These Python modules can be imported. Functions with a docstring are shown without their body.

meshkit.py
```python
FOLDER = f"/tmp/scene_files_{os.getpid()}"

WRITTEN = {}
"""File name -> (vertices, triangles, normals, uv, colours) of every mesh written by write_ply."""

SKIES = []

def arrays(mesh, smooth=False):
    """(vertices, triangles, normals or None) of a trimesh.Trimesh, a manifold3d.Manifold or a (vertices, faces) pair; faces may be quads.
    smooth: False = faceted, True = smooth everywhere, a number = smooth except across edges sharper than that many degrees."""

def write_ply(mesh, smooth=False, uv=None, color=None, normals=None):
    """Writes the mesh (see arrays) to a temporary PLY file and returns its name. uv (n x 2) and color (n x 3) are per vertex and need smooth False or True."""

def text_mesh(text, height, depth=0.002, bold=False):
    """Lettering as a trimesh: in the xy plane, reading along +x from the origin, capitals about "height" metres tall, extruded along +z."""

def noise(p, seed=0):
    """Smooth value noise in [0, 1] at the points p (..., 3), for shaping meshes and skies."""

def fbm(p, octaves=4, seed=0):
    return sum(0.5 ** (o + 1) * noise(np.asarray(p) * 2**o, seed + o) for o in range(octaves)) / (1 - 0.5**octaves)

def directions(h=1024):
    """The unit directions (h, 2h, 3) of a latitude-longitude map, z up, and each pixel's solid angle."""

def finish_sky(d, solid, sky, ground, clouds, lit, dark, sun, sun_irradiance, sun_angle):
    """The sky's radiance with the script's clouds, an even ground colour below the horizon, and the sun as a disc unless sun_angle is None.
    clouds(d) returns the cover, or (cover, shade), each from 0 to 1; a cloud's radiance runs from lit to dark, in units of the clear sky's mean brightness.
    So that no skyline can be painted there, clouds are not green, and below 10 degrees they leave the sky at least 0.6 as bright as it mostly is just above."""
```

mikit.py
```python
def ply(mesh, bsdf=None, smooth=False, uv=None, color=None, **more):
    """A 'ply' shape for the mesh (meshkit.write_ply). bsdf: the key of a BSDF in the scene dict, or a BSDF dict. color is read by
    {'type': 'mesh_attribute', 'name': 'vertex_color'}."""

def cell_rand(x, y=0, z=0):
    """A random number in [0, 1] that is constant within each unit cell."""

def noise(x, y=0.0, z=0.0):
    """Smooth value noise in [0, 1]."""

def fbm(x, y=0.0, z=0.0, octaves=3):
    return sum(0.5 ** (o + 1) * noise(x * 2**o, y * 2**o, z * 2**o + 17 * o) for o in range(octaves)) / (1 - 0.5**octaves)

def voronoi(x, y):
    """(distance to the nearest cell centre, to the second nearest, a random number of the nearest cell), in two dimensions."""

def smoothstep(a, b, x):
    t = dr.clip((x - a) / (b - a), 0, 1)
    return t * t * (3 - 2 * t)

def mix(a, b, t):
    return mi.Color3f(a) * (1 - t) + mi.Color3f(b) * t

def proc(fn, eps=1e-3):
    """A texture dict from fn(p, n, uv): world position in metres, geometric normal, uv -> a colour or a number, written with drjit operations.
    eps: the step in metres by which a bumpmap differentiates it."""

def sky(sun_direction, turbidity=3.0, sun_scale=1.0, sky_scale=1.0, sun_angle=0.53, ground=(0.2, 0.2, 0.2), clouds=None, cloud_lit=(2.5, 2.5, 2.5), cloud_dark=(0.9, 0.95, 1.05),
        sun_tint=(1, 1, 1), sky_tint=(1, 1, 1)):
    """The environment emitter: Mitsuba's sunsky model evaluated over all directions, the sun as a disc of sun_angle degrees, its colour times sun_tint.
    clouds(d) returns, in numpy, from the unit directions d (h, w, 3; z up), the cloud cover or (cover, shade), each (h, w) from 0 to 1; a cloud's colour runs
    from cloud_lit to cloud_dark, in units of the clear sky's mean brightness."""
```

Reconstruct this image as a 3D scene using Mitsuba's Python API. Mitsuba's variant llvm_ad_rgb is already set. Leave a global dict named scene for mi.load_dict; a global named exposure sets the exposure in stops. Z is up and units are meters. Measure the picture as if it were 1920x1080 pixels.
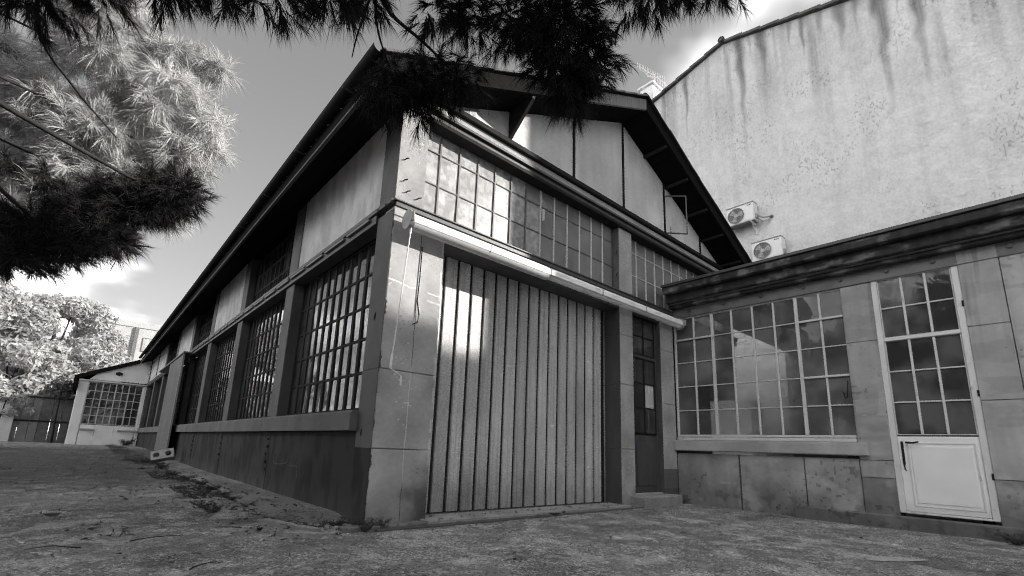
import math, random
import numpy as np, trimesh, drjit as dr, mitsuba as mi, mikit, meshkit
from mikit import proc, noise, fbm, voronoi, smoothstep, cell_rand

T = mi.ScalarTransform4f
scene, labels = {}, {}

# ------------------------------------------------------------------ camera
EYE = np.array([-2.122, -4.352, 0.666])
RIGHT, DOWN, FWD = np.array([0.752, -0.658, 0.039]), np.array([0.169, 0.135, -0.976]), np.array([0.637, 0.741, 0.212])
scene['camera'] = {'type': 'perspective', 'fov': 94.42, 'fov_axis': 'x', 'near_clip': 0.05, 'far_clip': 1200.0,
                   'principal_point_offset_x': 0.00885, 'principal_point_offset_y': -0.1023,
                   'to_world': T().look_at(origin=EYE.tolist(), target=(EYE + FWD).tolist(), up=(-DOWN).tolist())}
exposure = 2.68

# ------------------------------------------------------------------ sky and sun (a black and white photograph: everything is neutral)
SUN = np.array([1.2, -1.0, 0.62]); SUN = SUN / np.linalg.norm(SUN)
SKY_GAIN = 9.0


def sky_cover(d):
    """A monochrome clear sky (CIE clear-sky luminance: darkest at 90 degrees from the sun) with evenly broken cloud."""
    z = np.clip(d[..., 2], 0.02, 1)
    g = np.arccos(np.clip(d @ SUN, -1, 1))
    clear = (1 - np.exp(-0.32 / z)) * (0.91 + 2.2 * np.exp(-3 * g) + 0.45 * np.cos(g) ** 2)
    clear = clear / 0.47 * 0.105
    q = np.stack([d[..., 0] / (z + 0.25), d[..., 1] / (z + 0.25), z * 0.5], -1)
    n = meshkit.fbm(q * 1.4 + 28.3, 6, 5)
    c = np.clip((n - 0.475) / 0.16, 0, 1)
    c = c * c * (3 - 2 * c)
    val = clear * (1 - c) + c * (0.66 + 0.5 * (n - 0.5))
    return np.ones(z.shape), np.clip(1 - val, 0, 1)


scene['sky'] = mikit.sky(SUN.tolist(), turbidity=3, sun_scale=1.15, sun_tint=(0.775, 1.0, 1.60), clouds=sky_cover, ground=(0.16, 0.16, 0.16),
                         cloud_lit=(SKY_GAIN,) * 3, cloud_dark=(0.0, 0.0, 0.0))


# ------------------------------------------------------------------ materials
def grey(v):
    return {'type': 'rgb', 'value': [v, v, v]}


def mat(key, color, rough=0.8, spec=0.3, bump=None, bscale=0.01, eps=2e-3, metallic=0.0, two=True, **kw):
    m = {'type': 'principled', 'base_color': grey(color) if not callable(color) else proc(color), 'roughness': rough, 'specular': spec, 'metallic': metallic, **kw}
    if bump is not None:
        m = {'type': 'bumpmap', 'bsdf': m, 'arbitrary': proc(bump, eps=eps), 'scale': bscale}
    scene[key] = {'type': 'twosided', 'bsdf': m} if two else m
    return key


def g3(v):
    return mi.Color3f(v)


def line(x, at, w):
    return 1 - smoothstep(w * 0.4, w, dr.abs(x - at))


# cast concrete of the front piers: mottled, stained low down, hairline cracks with pale filler
def concrete(base, lo=0.65, dirt=0.55):
    def fn(p, n, uv):
        m = fbm(p.x * 3.1, p.y * 3.1, p.z * 2.3, 4)
        f = fbm(p.x * 31, p.y * 31, p.z * 31, 3)
        v = base * (0.56 + 0.78 * m + 0.20 * (f - 0.5))
        pit = smoothstep(0.80, 0.90, noise(p.x * 60, p.y * 60, p.z * 50)) * smoothstep(0.55, 0.75, fbm(p.x * 4, p.y * 4, p.z * 3, 3))
        v = v * (1 - 0.45 * pit)
        chip = smoothstep(0.86, 0.92, noise(p.x * 44 + 7, p.y * 44, p.z * 40)) * smoothstep(0.5, 0.7, fbm(p.x * 3 + 5, p.y * 3, p.z * 2, 3))
        v = v + chip * base * 0.6
        foot = 1 - smoothstep(0.02, 0.30 + 0.5 * fbm(p.x * 4, p.y * 4, 3.0, 3), p.z + 0.1)
        v = v * (1 - dirt * foot * (0.4 + 0.6 * fbm(p.x * 7, p.y * 7, p.z * 7, 3)))
        return g3(v)
    return fn


def pier_front(p, n, uv):
    v = mi.luminance(concrete(0.38)(p, n, uv))
    wob = 0.012 * (noise(p.z * 6, 3.0) - 0.5) + 0.004 * noise(p.z * 40, 9.0)
    crack = line(p.x, 0.36 + wob, 0.006) * (1 - smoothstep(2.95, 3.0, p.z)) * smoothstep(0.2, 0.24, noise(p.z * 5.0, 2.0))
    paler = smoothstep(0.45, 0.7, noise(p.z * 2.4 + 3.0, 5.0))
    v = v * (1 - crack) + crack * (0.08 + 0.5 * paler)
    hz = 2.36 + 0.03 * (noise(p.x * 11, 1.0) - 0.5) - 0.05 * p.x
    crack2 = line(p.z, hz, 0.010) + 0.5 * line(p.z, hz - 0.09, 0.014) * smoothstep(0.3, 0.6, noise(p.x * 8, 4.0))
    v = v + 0.3 * crack2 * smoothstep(0.35, 0.5, noise(p.x * 7, 8.0))
    tooth = smoothstep(0.0, 0.008, 0.034 * noise(p.z * 34, 1.0) * noise(p.z * 9, 4.0) - p.x) * 0.8
    soot = smoothstep(0.30, 0.62, p.x + 0.35 * (fbm(p.x * 6, p.z * 5, 3.0, 4) - 0.5)) * (1 - smoothstep(0.15, 0.62, p.z + 0.3 * (fbm(p.x * 7, p.z * 7, 9.0, 4) - 0.5)))
    edge = smoothstep(0.640, 0.652, p.x + 0.012 * noise(p.z * 30, 2.0)) * smoothstep(0.35, 0.5, noise(p.z * 9, 6.0))
    return g3(v * (1 - tooth) * (1 - 0.72 * soot) + 0.14 * edge * (1 - soot))


def rough_bump(p, n, uv):
    return fbm(p.x * 28, p.y * 28, p.z * 28, 3) + 0.5 * noise(p.x * 90, p.y * 90, p.z * 90)


mat('m_pier_front', pier_front, 0.75, bump=rough_bump, bscale=0.006)
mat('m_concrete', concrete(0.38), 0.8, bump=rough_bump, bscale=0.006)
mat('m_concrete_upper', concrete(0.36), 0.8, bump=rough_bump, bscale=0.005)


# dark paint of the long side, with rain streaks
def streaked(base, amp, top):
    def fn(p, n, uv):
        s = fbm(p.y * 7 + p.x * 7, p.z * 3.2, 2.0, 5)
        m = fbm(p.x * 2, p.y * 2, p.z * 2, 4)
        f = noise(p.x * 60, p.y * 60, p.z * 60)
        fade = smoothstep(0.35, 0.62, s)
        v = base * (1 - amp * 0.5 + amp * fade) * (0.8 + 0.4 * m) * (0.93 + 0.14 * f)
        foot = 1 - smoothstep(0.0, 0.4, p.z + 0.25 * s)
        return g3(v * (1 + 0.5 * foot * top))
    return fn


mat('m_side_low', streaked(0.027, 0.55, 1.6), 0.75, 0.15, bump=rough_bump, bscale=0.003)
mat('m_side_pier', streaked(0.070, 0.18, 0.2), 0.6, 0.35, bump=rough_bump, bscale=0.003)
mat('m_side_high', streaked(0.44, 0.22, 0.0), 0.8, 0.2, bump=lambda p, n, uv: fbm(p.x * 20, p.y * 20, p.z * 9, 4), bscale=0.035)
mat('m_sill', concrete(0.11, dirt=0.0), 0.7, bump=rough_bump, bscale=0.006)
mat('m_sill_pale', concrete(0.40, dirt=0.0), 0.7, bump=rough_bump, bscale=0.008)


# rough-cast gable panels
def roughcast(p, n, uv):
    m = fbm(p.x * 2.2, p.y * 2.2, p.z * 1.6, 4)
    f = noise(p.x * 55, p.y * 55, p.z * 55)
    s = fbm(p.x * 7, p.z * 0.8, 4.0, 3)
    return g3(0.62 * (0.66 + 0.5 * m + 0.14 * f) * (0.86 + 0.26 * s))


mat('m_roughcast', roughcast, 0.85, bump=lambda p, n, uv: fbm(p.x * 22, p.y * 22, p.z * 22, 3), bscale=0.02)


# the wing: smooth render, washed by damp at the foot
def wing_wall(p, n, uv):
    m = fbm(p.y * 1.7, p.z * 1.5, p.x, 4)
    f = fbm(p.y * 24, p.z * 24, 1.0, 3)
    s = fbm(p.y * 10, p.z * 0.9, 2.0, 4)
    v = 0.36 * (0.55 + 0.85 * m + 0.16 * (f - 0.5)) * (0.82 + 0.36 * s)
    brush = smoothstep(0.52, 0.60, fbm(p.y * 2.2, p.z * 5.0, 4.0, 4))
    v = v * (1 - 0.14 * brush)
    drip = smoothstep(0.52, 0.72, fbm(p.y * 16, p.z * 0.55, 11.0, 4)) * smoothstep(1.6, 3.1, p.z)
    v = v * (1 - 0.30 * drip)
    damp = 1 - smoothstep(0.05, 0.8, p.z + 0.7 * (fbm(p.y * 3.5, p.z * 3.0, 6.0, 4) - 0.5))
    v = v * (1 - 0.50 * damp)
    splash = smoothstep(0.55, 0.7, fbm(p.y * 9, p.z * 9, 13.0, 4)) * (1 - smoothstep(0.0, 0.35, p.z))
    pale = smoothstep(0.60, 0.70, fbm(p.y * 2.6 + 5, p.z * 3.4, 17.0, 4)) * (1 - smoothstep(0.4, 0.7, p.z))
    chip = smoothstep(0.74, 0.80, noise(p.y * 26, p.z * 26, 5.0)) * smoothstep(0.55, 0.7, fbm(p.y * 3, p.z * 3, 8.0, 3))
    return g3(v * (1 - 0.35 * splash) * (1 + 0.45 * pale) * (1 - 0.35 * chip))


mat('m_wing', wing_wall, 0.8, bump=rough_bump, bscale=0.006)
mat('m_wing_dark', lambda p, n, uv: g3(mi.luminance(wing_wall(p, n, uv)) * 0.62), 0.7, bump=rough_bump, bscale=0.005)
mat('m_patch', lambda p, n, uv: g3(0.36 * (0.6 + 0.55 * fbm(p.y * 5, p.z * 16, 3.0, 4))), 0.9, bump=rough_bump, bscale=0.006)

# neighbour gable: pale roughcast with black runs below the tiles
RUNS = [(2.39, 0.10, 1.9, 0.9), (3.2, 0.05, 0.6, 0.5), (2.75, 0.04, 0.5, 0.4), (1.0, 0.05, 0.7, 0.35), (0.57, 0.16, 2.9, 0.95), (0.25, 0.06, 0.8, 0.4),
        (-0.06, 0.13, 1.5, 0.85), (-0.82, 0.07, 0.9, 0.65), (-1.12, 0.08, 1.25, 0.8), (-1.55, 0.10, 0.8, 0.55), (-2.02, 0.16, 1.3, 0.7),
        (-2.36, 0.08, 0.9, 0.5), (-2.86, 0.17, 3.1, 1.0), (-3.2, 0.05, 1.0, 0.5), (-3.56, 0.17, 2.6, 0.95), (-4.6, 0.08, 0.7, 0.4), (-5.2, 0.06, 0.8, 0.4)]


def gable_wall(p, n, uv):
    ridge = 13.9 - dr.select(p.y > 1.08, 0.275, 0.30) * dr.abs(p.y - 1.08)
    down = ridge - p.z
    m = fbm(p.y * 0.9, p.z * 0.8, 1.0, 4)
    f = fbm(p.y * 7, p.z * 5, 8.0, 4)
    grain = fbm(p.y * 30, p.z * 24, 2.0, 2)
    v = 0.70 * (0.80 + 0.22 * m + 0.20 * (f - 0.5) + 0.22 * (grain - 0.5))
    speck = smoothstep(0.66, 0.86, noise(p.y * 30, p.z * 19, 3.0)) * smoothstep(0.45, 0.75, fbm(p.y * 1.3, p.z * 1.1, 9.0, 3))
    v = v * (1 - 0.30 * speck)
    v = v * (1 - 0.10 * smoothstep(0.5, 0.8, fbm(p.y * 5, p.z * 0.35, 6.0, 4)))
    run = mi.Float(0)
    wob = 0.10 * (noise(p.z * 2.2, p.y * 1.5, 4.0) - 0.5) - 0.018 * down
    for y, w, length, k in RUNS:
        wide = w * (0.45 + 0.75 * (1 - smoothstep(0.0, length, down)))
        run = dr.maximum(run, k * (1 - smoothstep(wide * 0.15, wide * 1.25, dr.abs(p.y - y + wob))) * (1 - smoothstep(length * 0.25, length * 1.5, down)))
    run = run * (0.55 + 0.6 * fbm(p.y * 16, p.z * 1.2, 2.0, 3))
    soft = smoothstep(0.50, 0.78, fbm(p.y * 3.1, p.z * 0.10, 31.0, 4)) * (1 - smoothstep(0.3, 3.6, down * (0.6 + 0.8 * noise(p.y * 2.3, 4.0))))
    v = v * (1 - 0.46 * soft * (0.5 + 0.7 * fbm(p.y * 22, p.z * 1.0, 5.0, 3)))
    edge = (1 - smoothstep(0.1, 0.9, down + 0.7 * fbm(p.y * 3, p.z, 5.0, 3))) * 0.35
    return g3(v * (1 - 0.72 * dr.minimum(run, 1.0)) * (1 - edge))


mat('m_gable_wall', gable_wall, 0.9, 0.2, bump=lambda p, n, uv: fbm(p.y * 13, p.z * 11, p.x * 9, 4), bscale=0.05, eps=6e-3)
mat('m_house_wall', lambda p, n, uv: g3(0.55 * (0.8 + 0.3 * fbm(p.x, p.y, p.z, 4))), 0.9)
mat('m_white_wall', lambda p, n, uv: g3(0.88 * (0.8 + 0.3 * fbm(p.x * 2, p.y * 2, p.z * 2, 4))), 0.85)


# timber and dark metal
def wood(base, ax):
    def fn(p, n, uv):
        a, b = (p.x, p.y) if ax == 'x' else ((p.y, p.x) if ax == 'y' else (p.z, p.x + p.y))
        gr = fbm(a * 1.2, b * 26, p.z * 26 if ax != 'z' else p.x * 26 - p.y * 26, 4)
        return g3(base * (0.55 + 0.9 * gr))
    return fn


mat('m_soffit', wood(0.010, 'y'), 0.9, 0.03)
mat('m_timber_dark', wood(0.022, 'y'), 0.7)
mat('m_barge', wood(0.20, 'z'), 0.8, bump=lambda p, n, uv: fbm(p.x * 30 + p.y * 30, p.z * 2, 0.0, 3), bscale=0.006)
mat('m_fascia', wood(0.012, 'y'), 0.9, 0.04)
mat('m_lip', wood(0.06, 'y'), 0.6)
mat('m_steel_dark', lambda p, n, uv: g3(0.055 * (0.6 + 0.8 * fbm(p.x * 8, p.y * 8, p.z * 8, 4))), 0.5, 0.5)
mat('m_steel_mid', lambda p, n, uv: g3(0.13 * (0.6 + 0.8 * fbm(p.x * 6, p.y * 6, p.z * 6, 4))), 0.5, 0.5)
mat('m_bar_dark', lambda p, n, uv: g3(0.020 * (0.6 + 0.8 * fbm(p.x * 9, p.y * 9, p.z * 9, 3))), 0.75, 0.12)
mat('m_bar_grey', lambda p, n, uv: g3(0.30 * (0.6 + 0.7 * fbm(p.x * 9, p.y * 9, p.z * 9, 3))), 0.5, 0.5)


def old_white(base):
    def fn(p, n, uv):
        wear = smoothstep(0.62, 0.80, fbm(p.x * 22, p.y * 22, p.z * 9, 4))
        return g3(base * (0.85 + 0.25 * fbm(p.x * 3, p.y * 3, p.z * 3, 3)) * (1 - 0.35 * wear))
    return fn


mat('m_white_paint', old_white(0.62), 0.45, 0.5)
mat('m_white_bar', old_white(0.55), 0.45, 0.5)
mat('m_door_panel', lambda p, n, uv: g3(0.82 * (0.84 + 0.24 * fbm(p.y * 2.5, p.z * 2.5, 1.0, 4)) * (1 - 0.25 * (1 - smoothstep(0.12, 0.3, p.z)))), 0.4, 0.5)
mat('m_white_metal', lambda p, n, uv: g3(0.70 * (0.88 + 0.2 * fbm(p.x * 3, p.y * 30, p.z * 30, 3))), 0.35, 0.5)
mat('m_awning', lambda p, n, uv: g3(0.92 * (0.84 + 0.28 * fbm(p.x * 1.5, p.y * 50, p.z * 50, 3)) * (1 - 0.22 * smoothstep(0.5, 0.75, fbm(p.x * 5, p.y * 14, p.z * 14, 4)))), 0.35, 0.5)
mat('m_canvas', lambda p, n, uv: g3(0.50 * (0.8 + 0.3 * fbm(p.x * 4, p.y * 4, p.z * 4, 3))), 0.8)


mat('m_chalk', 0.10, 0.9)
mat('m_fence', lambda p, n, uv: g3(0.30 * (0.6 + 0.7 * fbm(p.x * 9, p.y * 9, p.z * 1.5, 4))), 0.8)
mat('m_tower', lambda p, n, uv: g3(0.42 * (0.85 + 0.3 * fbm(p.x, p.y, p.z, 3))), 0.9)


# galvanised sheet: spangle
def zinc(p, n, uv):
    a, b, r = voronoi(p.x * 66, p.z * 66)
    m = fbm(p.x * 1.6, p.z * 1.3, 3.0, 3)
    tone = 0.86 + 0.28 * cell_rand(dr.floor((p.x - 0.712) / 0.2065), 3.0)
    drip = smoothstep(0.5, 0.75, fbm(p.x * 34, p.z * 0.7, 8.0, 4))
    foot = 1 - smoothstep(0.0, 0.5, p.z + 0.35 * (fbm(p.x * 8, p.z * 3, 2.0, 3) - 0.5))
    scratch = smoothstep(0.80, 0.86, noise(p.x * 9, p.z * 120, 4.0)) * smoothstep(0.6, 0.8, noise(p.x * 3, p.z * 3, 9.0))
    v = (0.42 + 0.17 * r) * (0.70 + 0.6 * m) * tone
    return g3(v * (1 - 0.22 * drip) * (1 - 0.35 * foot) * (1 + 0.35 * scratch))


mat('m_zinc', zinc, 0.55, 0.4, metallic=0.1)
mat('m_zinc_groove_shade', lambda p, n, uv: g3(0.016 * (0.7 + 0.5 * fbm(p.x * 9, p.z * 2, 3.0, 3))), 0.6, 0.3)  # shade inside the corrugations put into a near-black colour
mat('m_door_dark', lambda p, n, uv: g3(0.055 * (0.6 + 0.8 * fbm(p.x * 9, p.y * 9, p.z * 1.6, 4))), 0.5, 0.5)
mat('m_slider', lambda p, n, uv: g3(0.085 * (0.7 + 0.5 * fbm(p.y * 3, p.z * 1.0, 3.0, 4))), 0.5, 0.4)


def cornice(p, n, uv):
    moss = smoothstep(0.48, 0.7, fbm(p.y * 5, p.z * 9, p.x * 5, 4))
    drip = fbm(p.y * 16, p.z * 1.4, 7.0, 3)
    return g3((0.035 + 0.13 * moss) * (0.5 + 0.8 * drip))


mat('m_cornice', cornice, 0.8, bump=rough_bump, bscale=0.012)
mat('m_tile', lambda p, n, uv: g3(0.11 * (0.5 + 1.0 * fbm(p.x * 5, p.y * 5, p.z * 5, 4))), 0.85, bump=rough_bump, bscale=0.008)


# asphalt and concrete ground
def asphalt(p, n, uv):
    m = fbm(p.x * 0.8, p.y * 0.8, 1.0, 4)
    f = fbm(p.x * 9, p.y * 9, 4.0, 4)
    g = noise(p.x * 130, p.y * 130, 2.0)
    v = 0.150 + 0.06 * m + 0.11 * (f - 0.45)
    worn = smoothstep(0.60, 0.78, fbm(p.x * 3.2 + 20, p.y * 3.2, 7.0, 5))
    v = v + 0.10 * worn * (0.4 + 0.6 * g)
    chip = smoothstep(0.80, 0.86, noise(p.x * 46, p.y * 46, 5.0)) * smoothstep(0.4, 0.6, noise(p.x * 2.2, p.y * 2.2, 8.0))
    v = v + 0.22 * chip
    dark = smoothstep(0.55, 0.72, fbm(p.x * 1.9 + 40, p.y * 1.9, 2.0, 4))
    v = v * (1 - 0.30 * dark) * (0.55 + 0.9 * g)
    far = smoothstep(3.0, 7.0, p.y) * (1 - smoothstep(17.0, 23.0, p.y))  # shade over the far yard painted into the asphalt colour
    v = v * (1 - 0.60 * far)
    grit = smoothstep(0.60, 0.80, noise(p.x * 75, p.y * 75, 11.0)) * smoothstep(0.38, 0.62, fbm(p.x * 5, p.y * 5, 12.0, 4))
    flake = smoothstep(0.62, 0.70, fbm(p.x * 14, p.y * 14, 15.0, 3)) * smoothstep(0.42, 0.60, fbm(p.x * 1.3, p.y * 1.3, 16.0, 3))
    bare = smoothstep(0.57, 0.64, fbm(p.x * 4.5 + 9, p.y * 4.5, 23.0, 5)) * smoothstep(0.40, 0.55, fbm(p.x * 0.9, p.y * 0.9, 26.0, 3))
    v = v + (0.24 * grit + 0.12 * flake + 0.12 * bare) * (1 - 0.5 * far)
    pit = smoothstep(0.66, 0.80, noise(p.x * 62, p.y * 62, 19.0))
    v = v * (1 - 0.45 * pit)
    crk = 0.45 + 0.55 * smoothstep(0.0, 0.010, dr.abs(fbm(p.x * 1.1 + 3, p.y * 1.1, 9.0, 4) - 0.52))
    return g3(dr.maximum(v * (0.45 + 0.55 * crk), 0.015))


def asphalt_bump(p, n, uv):
    return 0.5 * fbm(p.x * 40, p.y * 40, 1.0, 3) + 1.4 * fbm(p.x * 7, p.y * 7, 5.0, 3) + 0.25 * noise(p.x * 160, p.y * 160, 3.0)


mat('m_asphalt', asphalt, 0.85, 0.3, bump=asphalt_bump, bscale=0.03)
mat('m_slab', lambda p, n, uv: g3(0.27 * (0.5 + 0.8 * fbm(p.x * 4, p.y * 4, p.z * 4, 4)) * (0.75 + 0.5 * noise(p.x * 60, p.y * 60, p.z * 60))), 0.9, bump=rough_bump, bscale=0.01)
mat('m_pavement', lambda p, n, uv: g3(0.16 * (0.35 + 1.1 * fbm(p.x * 4, p.y * 1.5, p.z, 5)) * (0.65 + 0.7 * noise(p.x * 60, p.y * 60, p.z * 60)) * (0.5 + 0.5 * smoothstep(0.0, 0.02, dr.abs(fbm(p.x * 2.2, p.y * 1.4, 5.0, 4) - 0.5)))), 0.9, bump=lambda p, n, uv: fbm(p.x * 9, p.y * 5, p.z * 9, 4) + 0.4 * fbm(p.x * 40, p.y * 40, p.z * 40, 3), bscale=0.03)
mat('m_worn', lambda p, n, uv: g3(0.36 * (0.6 + 0.6 * noise(p.x * 70, p.y * 70, 1.0))), 0.9, bump=rough_bump, bscale=0.01)
mat('m_stone', lambda p, n, uv: g3(0.30 * (0.6 + 0.7 * fbm(p.x * 12, p.y * 12, p.z * 12, 4))), 0.9, bump=rough_bump, bscale=0.01)
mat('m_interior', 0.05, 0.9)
mat('m_interior_light', lambda p, n, uv: g3(0.24 * (0.7 + 0.5 * fbm(p.x, p.y, p.z, 3))), 0.9)
mat('m_black', 0.012, 0.8)


# glass
def glass(key, weight, film, film_rough=0.6):
    scene[key] = {'type': 'blendbsdf', 'weight': proc(weight) if callable(weight) else weight,
                  'a': {'type': 'thindielectric', 'int_ior': 1.52},
                  'b': {'type': 'twosided', 'bsdf': {'type': 'principled', 'base_color': proc(film) if callable(film) else grey(film), 'roughness': film_rough, 'specular': 0.5}}}
    return key


glass('m_glass_clear', lambda p, n, uv: 0.10 + 0.25 * smoothstep(0.42, 0.75, fbm(p.y * 2.4 + p.x * 2.4, p.z * 2.4, 1.0, 4)), 0.26)
glass('m_glass_haze', lambda p, n, uv: 0.45 + 0.3 * fbm(p.y * 2 + p.x * 2, p.z * 2.0, 5.0, 4), lambda p, n, uv: g3(0.27 * (0.6 + 0.8 * fbm(p.y * 3 + p.x * 3, p.z * 2.4, 2.0, 4))))
glass('m_glass_wing', lambda p, n, uv: 0.14 + 0.18 * cell_rand(dr.floor(p.y * 3.08 + 0.15), dr.floor((p.z - 1.045) * 2.43)) + 0.26 * smoothstep(0.35, 0.75, fbm(p.y * 1.9, p.z * 2.2, 5.0, 4)), lambda p, n, uv: g3(0.27 * (0.6 + 0.8 * fbm(p.y * 3, p.z * 2.4, 2.0, 4))))
glass('m_glass_sunlit_frost', lambda p, n, uv: 0.72 + 0.22 * fbm(p.x * 3, p.z * 3.0, 5.0, 3),
      lambda p, n, uv: g3(0.42 * (0.50 + 0.9 * fbm(p.x * 6, p.z * 9.0, 2.0, 4)) * (0.75 + 0.25 * smoothstep(0.35, 0.6, noise(p.x * 22, p.z * 22, 3.0))) * (0.85 + 0.3 * cell_rand(dr.floor((p.x - 0.31) * 3.448), dr.floor((p.z - 3.3) * 2.36)))), 0.35)  # film brightened to carry the sunlight on the left clerestory panes
glass('m_glass_side', lambda p, n, uv: 0.06 + 0.22 * smoothstep(0.45, 0.8, fbm(p.y * 3, p.z * 1.5, 5.0, 4)), 0.10)

# plants
def leaf(key, v, var=0.5, trans=0.35):
    scene[key] = {'type': 'principledthin', 'base_color': proc(lambda p, n, uv: g3(v * (1 - var * 0.5 + var * noise(p.x * 3.1, p.y * 3.1, p.z * 3.1)))), 'roughness': 0.5,
                  'diff_trans': trans * 2, 'spec_trans': 0.0, 'eta': 1.4}
    return key


leaf('m_needle_shade_dark', 0.036, 0.7, 0.12)  # shaded copy of the needles; also colours two dark fallen leaves
leaf('m_needle_sunlit', 0.62, 0.6, 0.26)  # sunlit copy of the needles, brightness put into the colour
leaf('m_leaf_bright', 0.46, 0.9, 0.35)
leaf('m_leaf_dark', 0.12, 0.7, 0.2)
leaf('m_weed', 0.07, 0.7, 0.3)
leaf('m_straw', 0.12, 0.7, 0.2)
mat('m_bark', lambda p, n, uv: g3(0.028 * (0.5 + 1.0 * fbm(p.x * 9, p.y * 9, p.z * 3, 4))), 0.9, bump=lambda p, n, uv: fbm(p.x * 16, p.y * 16, p.z * 6, 4), bscale=0.03)


# ------------------------------------------------------------------ helpers
used = set()


def nk(base):
    k, i = base, 0
    while k in used:
        i += 1
        k = f'{base}_{i:03d}'
    used.add(k)
    return k


def tag(key, label=None, cat=None, group=None, kind=None):
    d = labels.setdefault(key, {})
    for a, b in (('label', label), ('category', cat), ('group', group), ('kind', kind)):
        if b:
            d[a] = b
    return key


def add(base, mesh, bsdf, smooth=False, label=None, cat=None, group=None, kind=None, **kw):
    k = nk(base)
    scene[k] = mikit.ply(mesh, bsdf, smooth=smooth, **kw)
    if label or cat or group or kind:
        tag(k, label, cat, group, kind)
    return k


def thing(base, label, cat, group=None, kind=None):
    k = nk(base)
    return tag(k, label, cat, group, kind)


_h = None


def box(x0, x1, y0, y1, z0, z1, c=0.004):
    """A chamfered box."""
    global _h
    if _h is None:
        pts = []
        for sx in (-1, 1):
            for sy in (-1, 1):
                for sz in (-1, 1):
                    for k in range(3):
                        pts.append([sx * (1 - 0.1 * (k != 0)), sy * (1 - 0.1 * (k != 1)), sz * (1 - 0.1 * (k != 2))])
        pts = np.array(pts)
        hull = trimesh.Trimesh(pts, trimesh.convex.convex_hull(pts).faces, process=False)
        h = trimesh.convex.convex_hull(pts)
        idx = [int(np.argmin(np.abs(pts - v).sum(1))) for v in h.vertices]
        _h = (pts, np.array(idx)[h.faces])
    pts, f = _h
    lo, hi = np.array([min(x0, x1), min(y0, y1), min(z0, z1)]), np.array([max(x0, x1), max(y0, y1), max(z0, z1)])
    half = (hi - lo) / 2
    c = min(c, half.min() * 0.6)
    s = np.sign(pts)
    inset = (np.abs(pts) < 0.95) * c
    return trimesh.Trimesh((lo + hi) / 2 + s * (half - inset), f, process=False)


def cat_(ms):
    return trimesh.util.concatenate(ms)


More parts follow.
